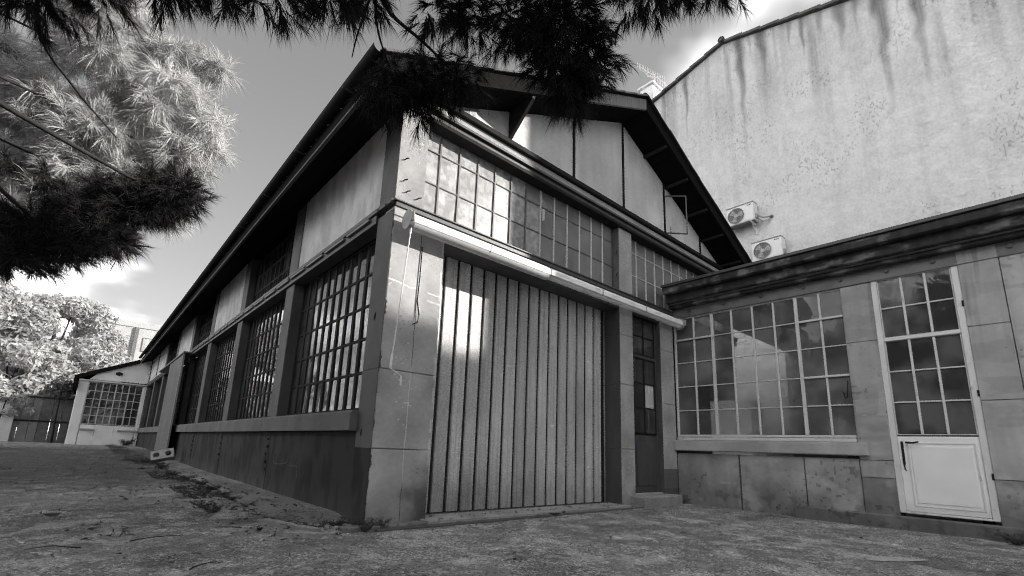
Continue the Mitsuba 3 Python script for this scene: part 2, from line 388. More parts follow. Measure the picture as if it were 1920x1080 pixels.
def prism(poly, a0, a1, axis):
    """Extrude a convex or simple polygon: axis 'y' takes (x, z) points, axis 'x' takes (y, z), axis 'z' takes (x, y)."""
    from shapely.geometry import Polygon
    m = trimesh.creation.extrude_polygon(Polygon(poly), abs(a1 - a0), engine='earcut')
    v = m.vertices.copy()
    if axis == 'y':
        w = np.stack([v[:, 0], min(a0, a1) + v[:, 2], v[:, 1]], 1)
    elif axis == 'x':
        w = np.stack([min(a0, a1) + v[:, 2], v[:, 0], v[:, 1]], 1)
    else:
        w = np.stack([v[:, 0], v[:, 1], min(a0, a1) + v[:, 2]], 1)
    f = m.faces
    if axis == 'y':
        f = f[:, ::-1]
    return trimesh.Trimesh(w, f, process=False)


def tube(pts, r, sides=8, r1=None):
    pts = np.asarray(pts, float)
    n = len(pts)
    rad = np.linspace(r, r if r1 is None else r1, n)
    t = np.gradient(pts, axis=0)
    t /= np.linalg.norm(t, axis=1, keepdims=True) + 1e-12
    ref = np.where(np.abs(t[:, 2:]) < 0.9, [[0, 0, 1.0]], [[1.0, 0, 0]])
    a = np.cross(t, ref)
    a /= np.linalg.norm(a, axis=1, keepdims=True)
    b = np.cross(t, a)
    an = np.arange(sides) * 2 * np.pi / sides
    v = pts[:, None] + rad[:, None, None] * (np.cos(an)[None, :, None] * a[:, None] + np.sin(an)[None, :, None] * b[:, None])
    i, j = np.meshgrid(np.arange(n - 1), np.arange(sides), indexing='ij')
    q = np.stack([i * sides + j, i * sides + (j + 1) % sides, (i + 1) * sides + (j + 1) % sides, (i + 1) * sides + j], -1).reshape(-1, 4)
    f = np.vstack([q[:, [0, 1, 2]], q[:, [0, 2, 3]]])
    v = np.vstack([v.reshape(-1, 3), pts[:1], pts[-1:]])
    k = np.arange(sides)
    f = np.vstack([f, np.stack([(k + 1) % sides, k, k * 0 + n * sides], 1), np.stack([(n - 1) * sides + k, (n - 1) * sides + (k + 1) % sides, k * 0 + n * sides + 1], 1)])
    return trimesh.Trimesh(v, f, process=False)


def curve(pts, n=14):
    pts = np.array(pts, float)
    t = np.linspace(0, len(pts) - 1, n)
    i = np.minimum(t.astype(int), len(pts) - 2)
    u = (t - i)[:, None]
    p0, p1, p2, p3 = pts[np.maximum(i - 1, 0)], pts[i], pts[i + 1], pts[np.minimum(i + 2, len(pts) - 1)]
    return 0.5 * (2 * p1 + (p2 - p0) * u + (2 * p0 - 5 * p1 + 4 * p2 - p3) * u ** 2 + (3 * p1 - p0 - 3 * p2 + p3) * u ** 3)


class Face:
    """A wall plane: u runs along the wall, w outwards, z up."""
    def __init__(self, axis, at):
        self.axis, self.at = axis, at

    def box(self, u0, u1, w0, w1, z0, z1, c=0.004):
        if self.axis == 'y':
            return box(u0, u1, self.at - w1, self.at - w0, z0, z1, c)
        return box(self.at - w1, self.at - w0, u0, u1, z0, z1, c)

    def pt(self, u, w, z):
        return [u, self.at - w, z] if self.axis == 'y' else [self.at - w, u, z]

    def quad(self, u0, u1, z0, z1, w, tilt=(0, 0), wave=0.0006):
        du, dz = tilt
        n = 5
        v, f = [], []
        for a in range(n):
            for b in range(n):
                s, t = a / (n - 1), b / (n - 1)
                u, z = u0 + (u1 - u0) * s, z0 + (z1 - z0) * t
                off = wave * (math.sin(u * 17 + z * 5 + w) + math.sin(z * 13 - u * 9) + 1.2 * math.sin(u * 31 + 2 * z))
                v.append(self.pt(u, w + du * (2 * s - 1) + dz * (2 * t - 1) + off, z))
        for a in range(n - 1):
            for b in range(n - 1):
                k = a * n + b
                f += [[k, k + n, k + n + 1], [k, k + n + 1, k + 1]]
        return trimesh.Trimesh(np.array(v), f, process=False)


RNG = random.Random(7)


def window(base, face, us, zs, w, bar, thick, frame_w, bar_mat, pane_mat, frame_mat=None, heavy_u=(), heavy_z=(), skip=(), hbar=None, label=None, holder=None):
    """A glazed frame: us, zs are the bar positions (first and last are the frame); w the depth of the glass from the wall plane (negative: recessed)."""
    bar_mats = bar_mat if callable(bar_mat) else (lambda i: bar_mat)
    bar_mat = bar_mats(0)
    frame_mat = frame_mat or bar_mat
    hb = hbar or bar
    fr = [face.box(us[0] - frame_w, us[0], w - 0.03, w + 0.02, zs[0] - frame_w, zs[-1] + frame_w), face.box(us[-1], us[-1] + frame_w, w - 0.03, w + 0.02, zs[0] - frame_w, zs[-1] + frame_w),
          face.box(us[0] + 1e-3, us[-1] - 1e-3, w - 0.03, w + 0.018, zs[0] - frame_w, zs[0]), face.box(us[0] + 1e-3, us[-1] - 1e-3, w - 0.03, w + 0.018, zs[-1], zs[-1] + frame_w)]
    k = add(base, cat_(fr), frame_mat, label=label)
    k = holder or k          # a door's panes and bars hang on the door itself
    for i, u in enumerate(us[1:-1], 1):
        b = bar * (1.7 if i in heavy_u else 1)
        t = thick * (1.3 if i in heavy_u else 1)
        add(k + '__bar', face.box(u - b / 2, u + b / 2, w - 0.012, w + t, zs[0] + 2e-3, zs[-1] - 2e-3, 0.003), bar_mats(i))
    for j, z in enumerate(zs[1:-1], 1):
        b = hb * (1.8 if j in heavy_z else 1)
        add(k + '__bar', face.box(us[0] + 2e-3, us[-1] - 2e-3, w - 0.010, w + thick * (1.15 if j in heavy_z else 0.8), z - b / 2, z + b / 2, 0.003), bar_mat)
    for i in range(len(us) - 1):
        for j in range(len(zs) - 1):
            if (i, j) in skip:
                continue
            m = pane_mat(i, j) if callable(pane_mat) else pane_mat
            add(k + '__pane', face.quad(us[i] + 0.003, us[i + 1] - 0.003, zs[j] + 0.003, zs[j + 1] - 0.003, w + 0.001, (RNG.gauss(0, 0.0010), RNG.gauss(0, 0.0013))), m, smooth=True)
    return k


def lin(a, b, n):
    return [a + (b - a) * i / n for i in range(n + 1)]


FRONT, SIDE, WING = Face('y', 0.0), Face('x', 0.0), Face('x', 5.70)

# ------------------------------------------------------------------ ground
def ground_z(x, y):
    """The yard: low by the garage door, rising a little towards the far annex."""
    t = np.clip((y - 6) / 16, 0, 1)
    return -0.095 + 0.22 * t * t * (3 - 2 * t) + 0.012 * (meshkit.fbm(np.stack([x * 0.8, y * 0.8, x * 0], -1), 3, 4) - 0.5) * 2


def ground_mesh():
    a = np.concatenate([-np.geomspace(400, 14, 14), np.linspace(-12, 9, 260), np.geomspace(11, 400, 14)])
    b = np.concatenate([-np.geomspace(400, 12, 14), np.linspace(-9, 12, 260), np.linspace(12.2, 34, 60), np.geomspace(36, 500, 14)])
    X, Y = np.meshgrid(a, b, indexing='ij')
    Z = ground_z(X, Y) + 0.007 * (meshkit.fbm(np.stack([X * 5, Y * 5, X * 0], -1), 3, 8) - 0.5)
    n, m = X.shape
    i, j = np.meshgrid(np.arange(n - 1), np.arange(m - 1), indexing='ij')
    q = np.stack([i * m + j, (i + 1) * m + j, (i + 1) * m + j + 1, i * m + j + 1], -1).reshape(-1, 4)
    return np.stack([X, Y, Z], -1).reshape(-1, 3), q


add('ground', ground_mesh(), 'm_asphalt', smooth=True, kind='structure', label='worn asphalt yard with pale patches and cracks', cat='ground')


def strip_mesh(path, prof, seed, amp=0.01):
    """Lofts the profile (offset, z) along points of the wall line; for pavements."""
    rows = []
    for y in path:
        rows.append([[o + amp * 2 * (meshkit.noise(np.array([y * 1.3, k * 3.1, seed])) - 0.5) * (k > 0), y, z + amp * (meshkit.noise(np.array([y * 2.1, k * 5.0, seed + 9])) - 0.5)] for k, (o, z) in enumerate(prof(y))])
    v = np.array(rows)
    n, m = v.shape[:2]
    i, j = np.meshgrid(np.arange(n - 1), np.arange(m - 1), indexing='ij')
    q = np.stack([i * m + j, (i + 1) * m + j, (i + 1) * m + j + 1, i * m + j + 1], -1).reshape(-1, 4)
    return v.reshape(-1, 3), q


# concrete strip along the foot of the long side, in cast bays
for y0, y1 in ((0.35, 3.3), (3.33, 6.4), (6.44, 9.6), (9.64, 12.9), (12.95, 17.5), (17.6, 25.8)):
    rise = lambda y: 0.1 * np.clip((y - 9) / 10, 0, 1) - 0.25 * max(0.0, 0.7 - y) ** 1.5
    add('pavement', strip_mesh(np.linspace(y0, y1, 26), lambda y: [(0.03, -0.03 + rise(y)), (-0.2, -0.04 + rise(y)), (-0.38, -0.062 + rise(y)), (-0.46 - 0.08 * math.sin(y), -0.072 + rise(y)), (-0.50 - 0.08 * math.sin(y), -0.2 + rise(y))], y0, 0.012),
        'm_pavement', smooth=40, kind='structure', label='broken concrete strip along the foot of the long side wall', cat='pavement')

# ------------------------------------------------------------------ the workshop
B = thing('workshop_building', 'old concrete workshop with gabled roof, corrugated metal door and long barred side windows', 'building')
SL = 0.47                      # roof slope


def soffit_z(x):
    return 4.25 + SL * (min(x, 8.4 - x) + 0.5)


# corner pier: cast lifts with open joints
zs = [-0.14, 0.63, 1.42, 3.165]
for a, b in zip(zs, zs[1:]):
    k = add(B + '__corner_pier', box(0.0, 0.667, 0.0, 0.37, a + 0.003, b - 0.003, 0.008), 'm_pier_front')
    add(B + '__corner_pier_side', box(-0.006, 0.0, 0.004, 0.366, a + 0.001, b - 0.001, 0.002), 'm_side_low' if b < 1 else 'm_side_pier')
add(B + '__corner_pier_head', prism([(0, 3.275), (0.345, 3.275), (0.345, soffit_z(0.345)), (0, soffit_z(0))], 0.0, 0.37, 'y'), 'm_concrete_upper')
add(B + '__corner_pier_side', prism([(0.004, 3.28), (0.366, 3.28), (0.366, soffit_z(0) - 0.01), (0.004, soffit_z(0) - 0.01)], -0.006, 0.0, 'x'), 'm_side_pier')
# front girt and side girt: dark steel channels with a paler top
add(B + '__sill_beam', cat_([box(0.002, 8.4, -0.03, 0.2, 3.19, 3.245, 0.003), box(-0.02, 8.4, -0.05, 0.2, 3.245, 3.262, 0.002)]), 'm_steel_dark')
add(B + '__sill_beam_band', box(0.0, 8.4, -0.012, 0.2, 3.09, 3.188, 0.003), 'm_sill_pale')
add(B + '__girt', cat_([box(-0.05, 0.0, 0.0, 26, 3.215, 3.27, 0.004), box(-0.03, 0.15, 0.37, 26, 3.10, 3.21, 0.004)]), 'm_steel_dark')
y = 0.5
while y < 25:
    add(B + '__girt_clip', box(-0.062, -0.032, y, y + 0.62, 3.165, 3.20, 0.004), 'm_steel_mid')
    y += 0.72
for yy in (0.12, 0.3, 3.4, 6.7, 9.9):
    add(B + '__bolt', trimesh.creation.icosphere(1, 0.016).apply_translation([-0.05, yy, 3.24]), 'm_steel_mid', smooth=True)

# lintel above the clerestory
add(B + '__lintel', box(0.345, 8.4, -0.030, 0.12, 4.575, 4.672, 0.003), 'm_sill_pale')
add(B + '__lintel_flange', box(0.345, 8.4, -0.085, 0.10, 4.675, 4.745, 0.004), 'm_bar_dark')
add(B + '__lintel_flange', box(0.345, 8.4, -0.055, 0.12, 4.535, 4.572, 0.003), 'm_steel_dark')
add(B + '__lintel_flange', box(0.345, 8.4, -0.015, 0.12, 4.455, 4.532, 0.003), 'm_steel_dark')
add(B + '__lintel_flange', box(0.345, 8.4, -0.050, 0.12, 4.40, 4.452, 0.003), 'm_bar_dark')
# second pier: lower block shaft, upper shaft
zs = [-0.14, 0.75, 1.75, 2.55, 3.085]
for a, b in zip(zs, zs[1:]):
    add(B + '__pier', box(4.075, 4.43, 0.0, 0.36, a + 0.002, b - 0.002, 0.008), 'm_concrete')
    add(B + '__pier_reveal', box(4.068, 4.075, 0.004, 0.3, a + 0.001, b - 0.001, 0.002), 'm_door_dark')
add(B + '__pier', box(4.085, 4.44, 0.0, 0.25, 3.265, 4.398, 0.006), 'm_concrete_upper')
add(B + '__pier_plate', box(4.079, 4.085, 0.01, 0.13, 3.27, 4.395, 0.002), 'm_steel_mid')
for zz in (3.55, 3.95):
    add(B + '__pier_hook', tube([[4.085, 0.06, zz], [4.04, 0.03, zz], [4.03, 0.0, zz + 0.02]], 0.008, 6), 'm_steel_dark', smooth=True)
# third pier in the inner corner
zs = [-0.14, 0.45, 1.55, 2.5, 3.085]
for a, b in zip(zs, zs[1:]):
    add(B + '__pier', box(5.27, 5.70, 0.0, 0.3, a + 0.002, b - 0.002, 0.008), 'm_concrete' if a > 0 else 'm_wing_dark')
    add(B + '__pier_reveal', box(5.263, 5.27, 0.004, 0.3, a + 0.001, b - 0.001, 0.002), 'm_side_pier')
# header over the openings
add(B + '__header', box(0.667, 5.27, 0.02, 0.34, 2.98, 3.085, 0.004), 'm_steel_dark')

# garage door: corrugated galvanised sheets
gd = add(B + '__garage_door', box(0.70, 4.07, 0.325, 0.34, -0.05, 2.98, 0.003), 'm_zinc_groove_shade', label='corrugated galvanised metal garage door')
pitch = 0.2065
for i in range(16):
    x0 = 0.712 + i * pitch
    wv = 0.002 * math.sin(i * 2.3)
    add(gd + '__panel', prism([(x0, 0.325), (x0 + 0.003, 0.305 + wv), (x0 + pitch - 0.045, 0.307 - wv), (x0 + pitch - 0.042, 0.325)], -0.042, 2.975, 'z'), 'm_zinc')
add(gd + '__rail', box(0.70, 4.07, 0.24, 0.322, -0.075, -0.050, 0.004), 'm_steel_dark')
add(gd + '__dent', trimesh.creation.icosphere(2, 1.0).apply_transform(np.diag([0.035, 0.005, 0.022, 1])).apply_translation([2.86, 0.305, 1.02]), 'm_white_metal', smooth=True)
add(B + '__threshold', box(0.60, 4.07, -0.17, 0.32, -0.2, -0.052, 0.006), 'm_slab', label='pale concrete threshold slab of the garage door')

# small dark door
sd = add(B + '__door', cat_([box(4.43, 4.50, 0.08, 0.14, 0.08, 2.98), box(5.20, 5.263, 0.08, 0.14, 0.08, 2.98), box(4.502, 5.198, 0.085, 0.13, 0.08, 0.99), box(4.502, 5.198, 0.075, 0.14, 2.27, 2.32)]), 'm_door_dark',
         label='narrow dark glazed door in the inner corner')
FD = Face('y', 0.09)
add(sd + '__lower_panel', box(4.60, 5.12, 0.068, 0.085, 0.2, 0.86, 0.01), 'm_door_dark')
for z0, z1, n in ((1.03, 2.25, 3), (2.34, 2.95, 2)):
    window(sd + '__glazing_frame', FD, lin(4.53, 5.17, 2), lin(z0, z1, n), 0.0, 0.022, 0.02, 0.02, 'm_bar_dark', 'm_glass_clear', holder=sd)
add(sd + '__board', FD.box(4.865, 5.15, -0.012, -0.004, 1.445, 1.84), 'm_white_metal', label='pale board behind one pane')
add(sd + '__sill', box(4.45, 5.25, 0.02, 0.14, 0.05, 0.085, 0.006), 'm_sill_pale')
add('stone_step', box(4.28, 5.36, -0.26, 0.03, -0.13, 0.065, 0.015), 'm_slab', label='low concrete step block in front of the narrow dark door', cat='step')

# clerestory over the garage door; sun on its left panes put into their colour
us = [0.31 + 0.29 * i for i in range(14)]
us[-1] = 4.06
CLEAR1 = {(6, 0), (12, 0), (12, 1)}
window(B + '__window', FRONT, us, [3.30, 3.725, 4.15, 4.575], -0.135, 0.026, 0.018, 0.03, lambda i: 'm_steel_mid' if i < 7 else 'm_white_bar', lambda i, j: 'm_glass_sunlit_frost' if i < 7 and (i, j) != (6, 2) else 'm_glass_haze', 'm_steel_dark',
       hbar=0.018, label='wide grid window above the garage door, its left frosted panes coloured brighter for sun')
window(B + '__window', FRONT, [4.46 + 0.298 * i for i in range(13)], [3.30, 3.725, 4.15, 4.575], -0.135, 0.022, 0.018, 0.03, 'm_white_bar', 'm_glass_haze', 'm_steel_dark', hbar=0.016, label='grid window above the wing roof')
# shards left in the broken pane, a catch on the frame
for q in ([(2.345, 4.155), (2.50, 4.155), (2.44, 4.23), (2.47, 4.30), (2.40, 4.27), (2.345, 4.36)], [(2.625, 4.57), (2.50, 4.57), (2.545, 4.44), (2.58, 4.35), (2.625, 4.30)]):
    add(B + '__glass_shard', prism(q, 0.133, 0.136, 'y'), 'm_glass_sunlit_frost')
add(B + '__window_catch', box(2.36, 2.385, 0.08, 0.115, 3.92, 4.10, 0.004), 'm_white_paint')
# torn paper stuck inside
add(B + '__torn_paper', FRONT.quad(2.07, 2.14, 3.31, 3.66, -0.14), 'm_white_paint')
# gable panels and battens
bx = [0.345, 1.585, 2.915, 4.22, 5.55, 6.92, 8.30]
for a, b in zip(bx, bx[1:]):
    pts = [(a + 0.02, 4.752), (b - 0.02, 4.752), (b - 0.02, soffit_z(b - 0.02))] + ([(4.2, soffit_z(4.2))] if a < 4.2 < b else []) + [(a + 0.02, soffit_z(a + 0.02))]
    add(B + '__gable_panel', prism(pts, 0.0, 0.1, 'y'), 'm_roughcast')
for a in bx[1:-1]:
    add(B + '__batten', box(a - 0.021, a + 0.021, -0.02, 0.1, 4.752, soffit_z(a), 0.003), 'm_bar_dark')
# steel hoop bracket on the gable and a vertical stub
add(B + '__wall_bracket', cat_([tube([[5.62, 0.0, 5.6], [5.6, -0.42, 5.42]], 0.014, 6), tube([[5.62, 0.0, 4.83], [5.60, -0.42, 4.66]], 0.014, 6), tube([[5.6, -0.42, 5.42], [5.6, -0.42, 4.66]], 0.013, 6)]), 'm_steel_mid', smooth=True)
add(B + '__wall_peg', tube([[5.74, -0.02, 4.75], [5.74, -0.02, 4.98]], 0.008, 6), 'm_steel_mid', smooth=True)

# roof: left and right slabs, soffit boards, barge boards, tiles
rf = thing(B + '__roof', None, None)
Y0, Y1 = -0.5, 31.5
th = 0.16


def slope_poly(xa, xb, lo, hi):
    return [(xa, soffit_z(xa) + lo), (xb, soffit_z(xb) + lo), (xb, soffit_z(xb) + hi), (xa, soffit_z(xa) + hi)]


add(rf + '__deck', cat_([prism(slope_poly(-0.46, 4.2, 0.022, th), Y0 + 0.03, 31.45, 'y'), prism(slope_poly(4.201, 8.86, 0.022, th), Y0 + 0.03, 31.45, 'y')]), 'm_soffit')
# soffit boards seen under the verge and the eave
for i in range(30):
    a, b = -0.46 + i * 0.3107, -0.46 + (i + 1) * 0.3107 - 0.008
    if a < 4.2 < b:
        continue
    add(rf + '__soffit_board', prism(slope_poly(a, b, 0.0, 0.02), Y0 + 0.03, -0.002 if a > -0.1 else 25.5, 'y'), 'm_soffit')
add(rf + '__fascia', box(-0.5, -0.475, Y0, 25.45, 4.262, 4.44, 0.005), 'm_fascia')
add(rf + '__fascia_lip', box(-0.512, -0.47, Y0, 25.45, 4.225, 4.26, 0.004), 'm_lip')
gut = [[-0.56 + 0.065 * math.cos(t), 4.50 + 0.065 * math.sin(t)] for t in np.linspace(math.pi, 2 * math.pi, 9)]
gv = np.array([[[x, yy, z] for x, z in gut] for yy in (Y0, 25.45)])
ii = np.arange(8)
add(rf + '__gutter', (gv.reshape(-1, 3), np.stack([ii, ii + 1, ii + 10, ii + 9], 1)), 'm_bar_dark', smooth=True)
for yy in np.arange(0.2, 25, 1.55):
    add(rf + '__gutter_strap', box(-0.632, -0.5, yy, yy + 0.03, 4.425, 4.435, 0.002), 'm_steel_dark')
barge = lambda x0, x1, b0, b1, y0, y1: prism([(x0, soffit_z(x0) + b0), (x1, soffit_z(x1) + b0), (x1, soffit_z(x1) + b1), (x0, soffit_z(x0) + b1)], y0, y1, 'y')
add(rf + '__barge_board', barge(-0.5, 2.55, -0.02, 0.18, Y0 - 0.01, Y0 + 0.028), 'm_fascia')  # lower board coloured darker to stand for shade from the needles
add(rf + '__barge_board', barge(2.556, 4.198, -0.02, 0.18, Y0 - 0.01, Y0 + 0.028), 'm_barge', label='weathered grey upper barge board of the left slope')
for xa, xb in ((4.202, 6.35), (6.356, 8.9)):
    add(rf + '__barge_board', barge(xa, xb, -0.02, 0.18, Y0 - 0.01, Y0 + 0.028), 'm_fascia')
# outriggers under the right verge
for x in (4.9, 5.62, 6.35, 7.0, 7.75):
    add(rf + '__purlin', box(x - 0.025, x + 0.025, Y0 + 0.03, 0.0, soffit_z(x) - 0.05, soffit_z(x) - 0.002, 0.005), 'm_timber_dark')
# raking braces from the battens to the verge
for x, dz in ((1.585, 0.44),):
    zt = soffit_z(x)
    add(rf + '__brace', prism([(-0.001, zt - dz), (-0.02, zt - dz), (-0.46, zt - 0.06), (-0.46, zt - 0.002), (-0.001, zt - 0.002)], x - 0.022, x + 0.022, 'x'), 'm_timber_dark')


# tiles: verge tiles along both rakes (each one can be told apart), eave tile ends, ridge tiles
def tile_shape(L, W, r=0.0):
    n = 7
    an = np.linspace(0.0, math.pi, n)
    prof = np.stack([np.cos(an) * W / 2, np.sin(an) * W * 0.36], 1)
    inner = prof * 0.84
    ring = np.vstack([prof, inner[::-1]])
    m = len(ring)
    v = np.vstack([np.c_[ring[:, 0], np.full(m, 0.0), ring[:, 1]], np.c_[ring[:, 0] * 0.9, np.full(m, L), ring[:, 1] * 0.9 + 0.012]])
    k = np.arange(m)
    q = np.stack([k, (k + 1) % m, (k + 1) % m + m, k + m], 1)
    f = np.vstack([q[:, [0, 2, 1]], q[:, [0, 3, 2]]])
    e = np.array([[i, i + 1, m - 1 - i] for i in range(n - 1)] + [[i + 1, m - 2 - i, m - 1 - i] for i in range(n - 1)])
    return trimesh.Trimesh(v, np.vstack([f, e, e[:, ::-1] + m]), process=False)


TILE = tile_shape(0.42, 0.19)
tile_ply = mikit.ply(TILE, 'm_tile', smooth=40)
ang = math.degrees(math.atan(SL))


def put_tile(key, origin, along, up):
    along, up = np.array(along, float), np.array(up, float)
    along /= np.linalg.norm(along)
    side = np.cross(along, up)
    side /= np.linalg.norm(side)
    up = np.cross(side, along)
    m = np.eye(4)
    m[:3, 0], m[:3, 1], m[:3, 2], m[:3, 3] = side, along, up, origin
    k = nk(key)
    scene[k] = {**tile_ply, 'to_world': T(m.tolist())}


for s in (-1, 1):
    nrm = np.array([s * SL, 0, 1.0])
    up_dir = np.array([-s, 0, SL])
    x = -0.52 if s < 0 else 8.92
    n = 14
    for i in range(n):
        xx = x + (-s) * i * 0.335
        z = 4.25 + SL * (min(xx, 8.4 - xx) + 0.5) + th + 0.012 + 0.008 * (i % 2)
        for c in range(2):
            put_tile(rf + '__tile', [xx + RNG.uniform(-0.012, 0.012), Y0 + 0.02 + c * 0.2, z + RNG.uniform(0, 0.012)], up_dir + np.array([0, RNG.uniform(-0.02, 0.02), 0.03]), nrm)
for i in range(120):
    put_tile(rf + '__tile', [-0.56 + RNG.uniform(-0.012, 0.012), Y0 + 0.42 + i * 0.2, 4.25 - SL * 0.06 + th + 0.06], [1, RNG.uniform(-0.02, 0.02), SL + 0.03], [-SL, 0, 1])
fld = []
for s in (-1, 1):
    for c in range(0, 150):
        xs = [-0.4, 4.15] if s < 0 else [8.8, 4.25]
        yy = Y0 + 0.42 + c * 0.2
        if yy > 31:
            continue
        fld.append(tube([[xs[0], yy, soffit_z(xs[0]) + th + 0.03], [xs[1], yy, soffit_z(xs[1]) + th + 0.03]], 0.085, 6))
add(rf + '__tile_rows', cat_(fld), 'm_tile', smooth=True, kind='stuff')
for i in range(6):
    put_tile(rf + '__ridge_tile', [4.2, Y0 - 0.03 + i * 0.36, soffit_z(4.2) + th + 0.06], [0, 1, 0.03], [0, 0, 1])
add(rf + '__ridge', tube([[4.2, 1.6, soffit_z(4.2) + th + 0.05], [4.2, 31, soffit_z(4.2) + th + 0.05]], 0.12, 8), 'm_tile', smooth=True)

# long side: piers, sills, panels, windows
py = [(0.0, 0.37), (3.21, 3.60), (6.48, 6.88), (9.70, 10.12), (12.95, 13.35), (16.15, 16.55), (19.35, 19.75), (22.5, 22.9), (25.7, 26.0)]
for i, (a, b) in enumerate(py[1:], 1):
    add(B + '__side_pier', box(0.0, 0.35, a, b, 1.012, 3.098, 0.008), 'm_side_pier')
    add(B + '__side_pier', box(0.004, 0.35, a, b, 3.27, soffit_z(0) - 0.005, 0.006), 'm_side_pier')
for i in range(8):
    a, b = py[i][1], py[i + 1][0]
    e = py[i + 1][1] if i < 7 else b
    add(B + '__sill', prism([(0.17, 1.03), (0.17, 0.81), (-0.085, 0.805), (-0.085, 0.985)], a + 0.004, e - 0.004, 'y') if False else
        trimesh.Trimesh(*(lambda m: (m.vertices + np.array([0, 0, 0]), m.faces))(prism([(-0.085, 0.80), (0.17, 0.80), (0.17, 1.03), (-0.06, 1.008), (-0.085, 0.985)], a + 0.004, e - 0.006, 'y')), process=False), 'm_sill')
    lo = a - (0.37 if i == 0 else 0.24)
    hi = b + 0.13
    add(B + '__lower_panel', box(0.006 if i else 0.004, 0.2, (a if i == 0 else py[i][0] + 0.15), py[i + 1][0] + 0.14, -0.2, 0.798, 0.004), 'm_side_low')
    add(B + '__panel_joint', box(0.0, 0.1, py[i + 1][0] + 0.142, py[i + 1][0] + 0.149, -0.2, 0.798, 0.001), 'm_bar_dark')
    n = 11
    us = lin(a + 0.035, b - 0.035, n)
    near = i < 4
    if True:
        window(B + '__window', SIDE, us, lin(1.06, 3.06, 5), -0.17, 0.062, 0.016, 0.03, 'm_bar_dark', 'm_glass_side', hbar=0.034, label=('barred side window nearest the corner' if i == 0 else None))
    # above the girt: panels and small windows by turns
    if i % 2 == 0 or i > 5:
        add(B + '__upper_panel', box(0.012, 0.12, a + 0.003, b - 0.003, 3.272, soffit_z(0) - 0.004, 0.004), 'm_side_high')
        add(B + '__panel_strip', box(0.0, 0.02, b - 0.05, b - 0.02, 3.272, soffit_z(0) - 0.004, 0.002), 'm_side_pier')
    else:
        window(B + '__window', SIDE, lin(a + 0.03, b - 0.03, 10), [3.31, 3.66, 4.01, 4.36], -0.15, 0.045, 0.014, 0.03, 'm_bar_dark', 'm_glass_side')
for yy in (3.42, 6.66, 9.9):
    for k2 in range(5):
        add(B + '__pier_hole', trimesh.creation.icosphere(1, 0.018 + 0.008 * (k2 % 2)).apply_translation([0.004, yy + 0.03 * (k2 % 3), 0.25 + 0.11 * k2]), 'm_black', smooth=True)
for yy, zz in ((0.19, 2.0), (0.21, 1.98), (0.25, 0.78)):
    add(B + '__pier_hole', trimesh.creation.icosphere(1, 0.02).apply_transform(np.diag([0.4, 0.6, 1.9, 1])).apply_translation([-0.006, yy, zz]), 'm_black', smooth=True)
# old chalk scrawl on the first lower panel
for q in ([(3.0, 0.49), (3.02, 0.37), (2.79, 0.35), (2.45, 0.38), (2.36, 0.46)], [(2.35, 0.35), (2.03, 0.36)], [(2.09, 0.57), (2.05, 0.4), (2.0, 0.24)]):
    add(B + '__chalk_mark', tube(curve([[0.002, a, b] for a, b in q], 10), 0.005, 5), 'm_chalk')
# sliding door hung outside the fifth bay
sl = add(B + '__sliding_door', box(-0.245, -0.205, 12.45, 15.3, 0.12, 3.08, 0.006), 'm_slider', label='tall plain grey sliding door hung outside the side wall')
add(sl + '__edge_strip', box(-0.252, -0.2, 12.41, 12.448, 0.1, 3.1, 0.003), 'm_bar_grey')
add(sl + '__rail', box(-0.26, 0.0, 12.3, 18.6, 3.115, 3.16, 0.004), 'm_steel_mid')
# shell of the building: back, right, floor, inner faces
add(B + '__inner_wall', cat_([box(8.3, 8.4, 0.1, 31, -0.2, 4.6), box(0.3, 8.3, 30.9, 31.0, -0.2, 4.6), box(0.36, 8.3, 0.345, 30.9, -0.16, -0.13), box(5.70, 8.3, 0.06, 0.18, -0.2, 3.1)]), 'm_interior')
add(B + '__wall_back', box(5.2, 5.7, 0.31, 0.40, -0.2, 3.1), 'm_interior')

# ------------------------------------------------------------------ roller awning across the front
A = thing('roller_awning', 'long white rolled-up awning cassette fixed across the front above the garage door', 'awning')
ac_y, ac_z = -0.16, 3.005
add(A + '__cassette', tube([[0.10, ac_y, ac_z], [2.1, ac_y, ac_z], [5.64, ac_y, ac_z]], 0.078, 20), 'm_awning', smooth=50)
add(A + '__roll', tube([[0.13, ac_y - 0.012, ac_z - 0.035], [2.18, ac_y - 0.012, ac_z - 0.035]], 0.072, 18), 'm_canvas', smooth=50)
add(A + '__front_rail', box(0.12, 5.62, ac_y - 0.09, ac_y - 0.068, ac_z - 0.05, ac_z + 0.028, 0.006), 'm_awning')
add(A + '__back_rail', box(0.12, 5.62, ac_y + 0.03, ac_y + 0.07, ac_z + 0.055, ac_z + 0.085, 0.004), 'm_white_metal')
for x in (0.075, 5.64):
    add(A + '__end_cap', cat_([tube([[x, ac_y, ac_z], [x + 0.028, ac_y, ac_z]], 0.105, 20), box(x + 0.003, x + 0.024, ac_y - 0.13, ac_y, ac_z - 0.05, ac_z + 0.06, 0.006)]), 'm_bar_grey', smooth=40)
for x in (1.15, 2.19, 3.3, 4.45):
    add(A + '__joint_clip', box(x, x + 0.022, ac_y - 0.094, ac_y - 0.064, ac_z - 0.055, ac_z + 0.034, 0.004), 'm_bar_grey')
for x in (0.4, 2.9, 5.3):
    add(A + '__bracket', box(x, x + 0.09, ac_y + 0.06, -0.012, ac_z + 0.02, ac_z + 0.1, 0.005), 'm_white_metal')
add(A + '__crank_eye', tube([[0.115, ac_y - 0.03, ac_z - 0.09], [0.112, ac_y - 0.03, ac_z - 0.17]], 0.011, 8), 'm_white_metal', smooth=True)
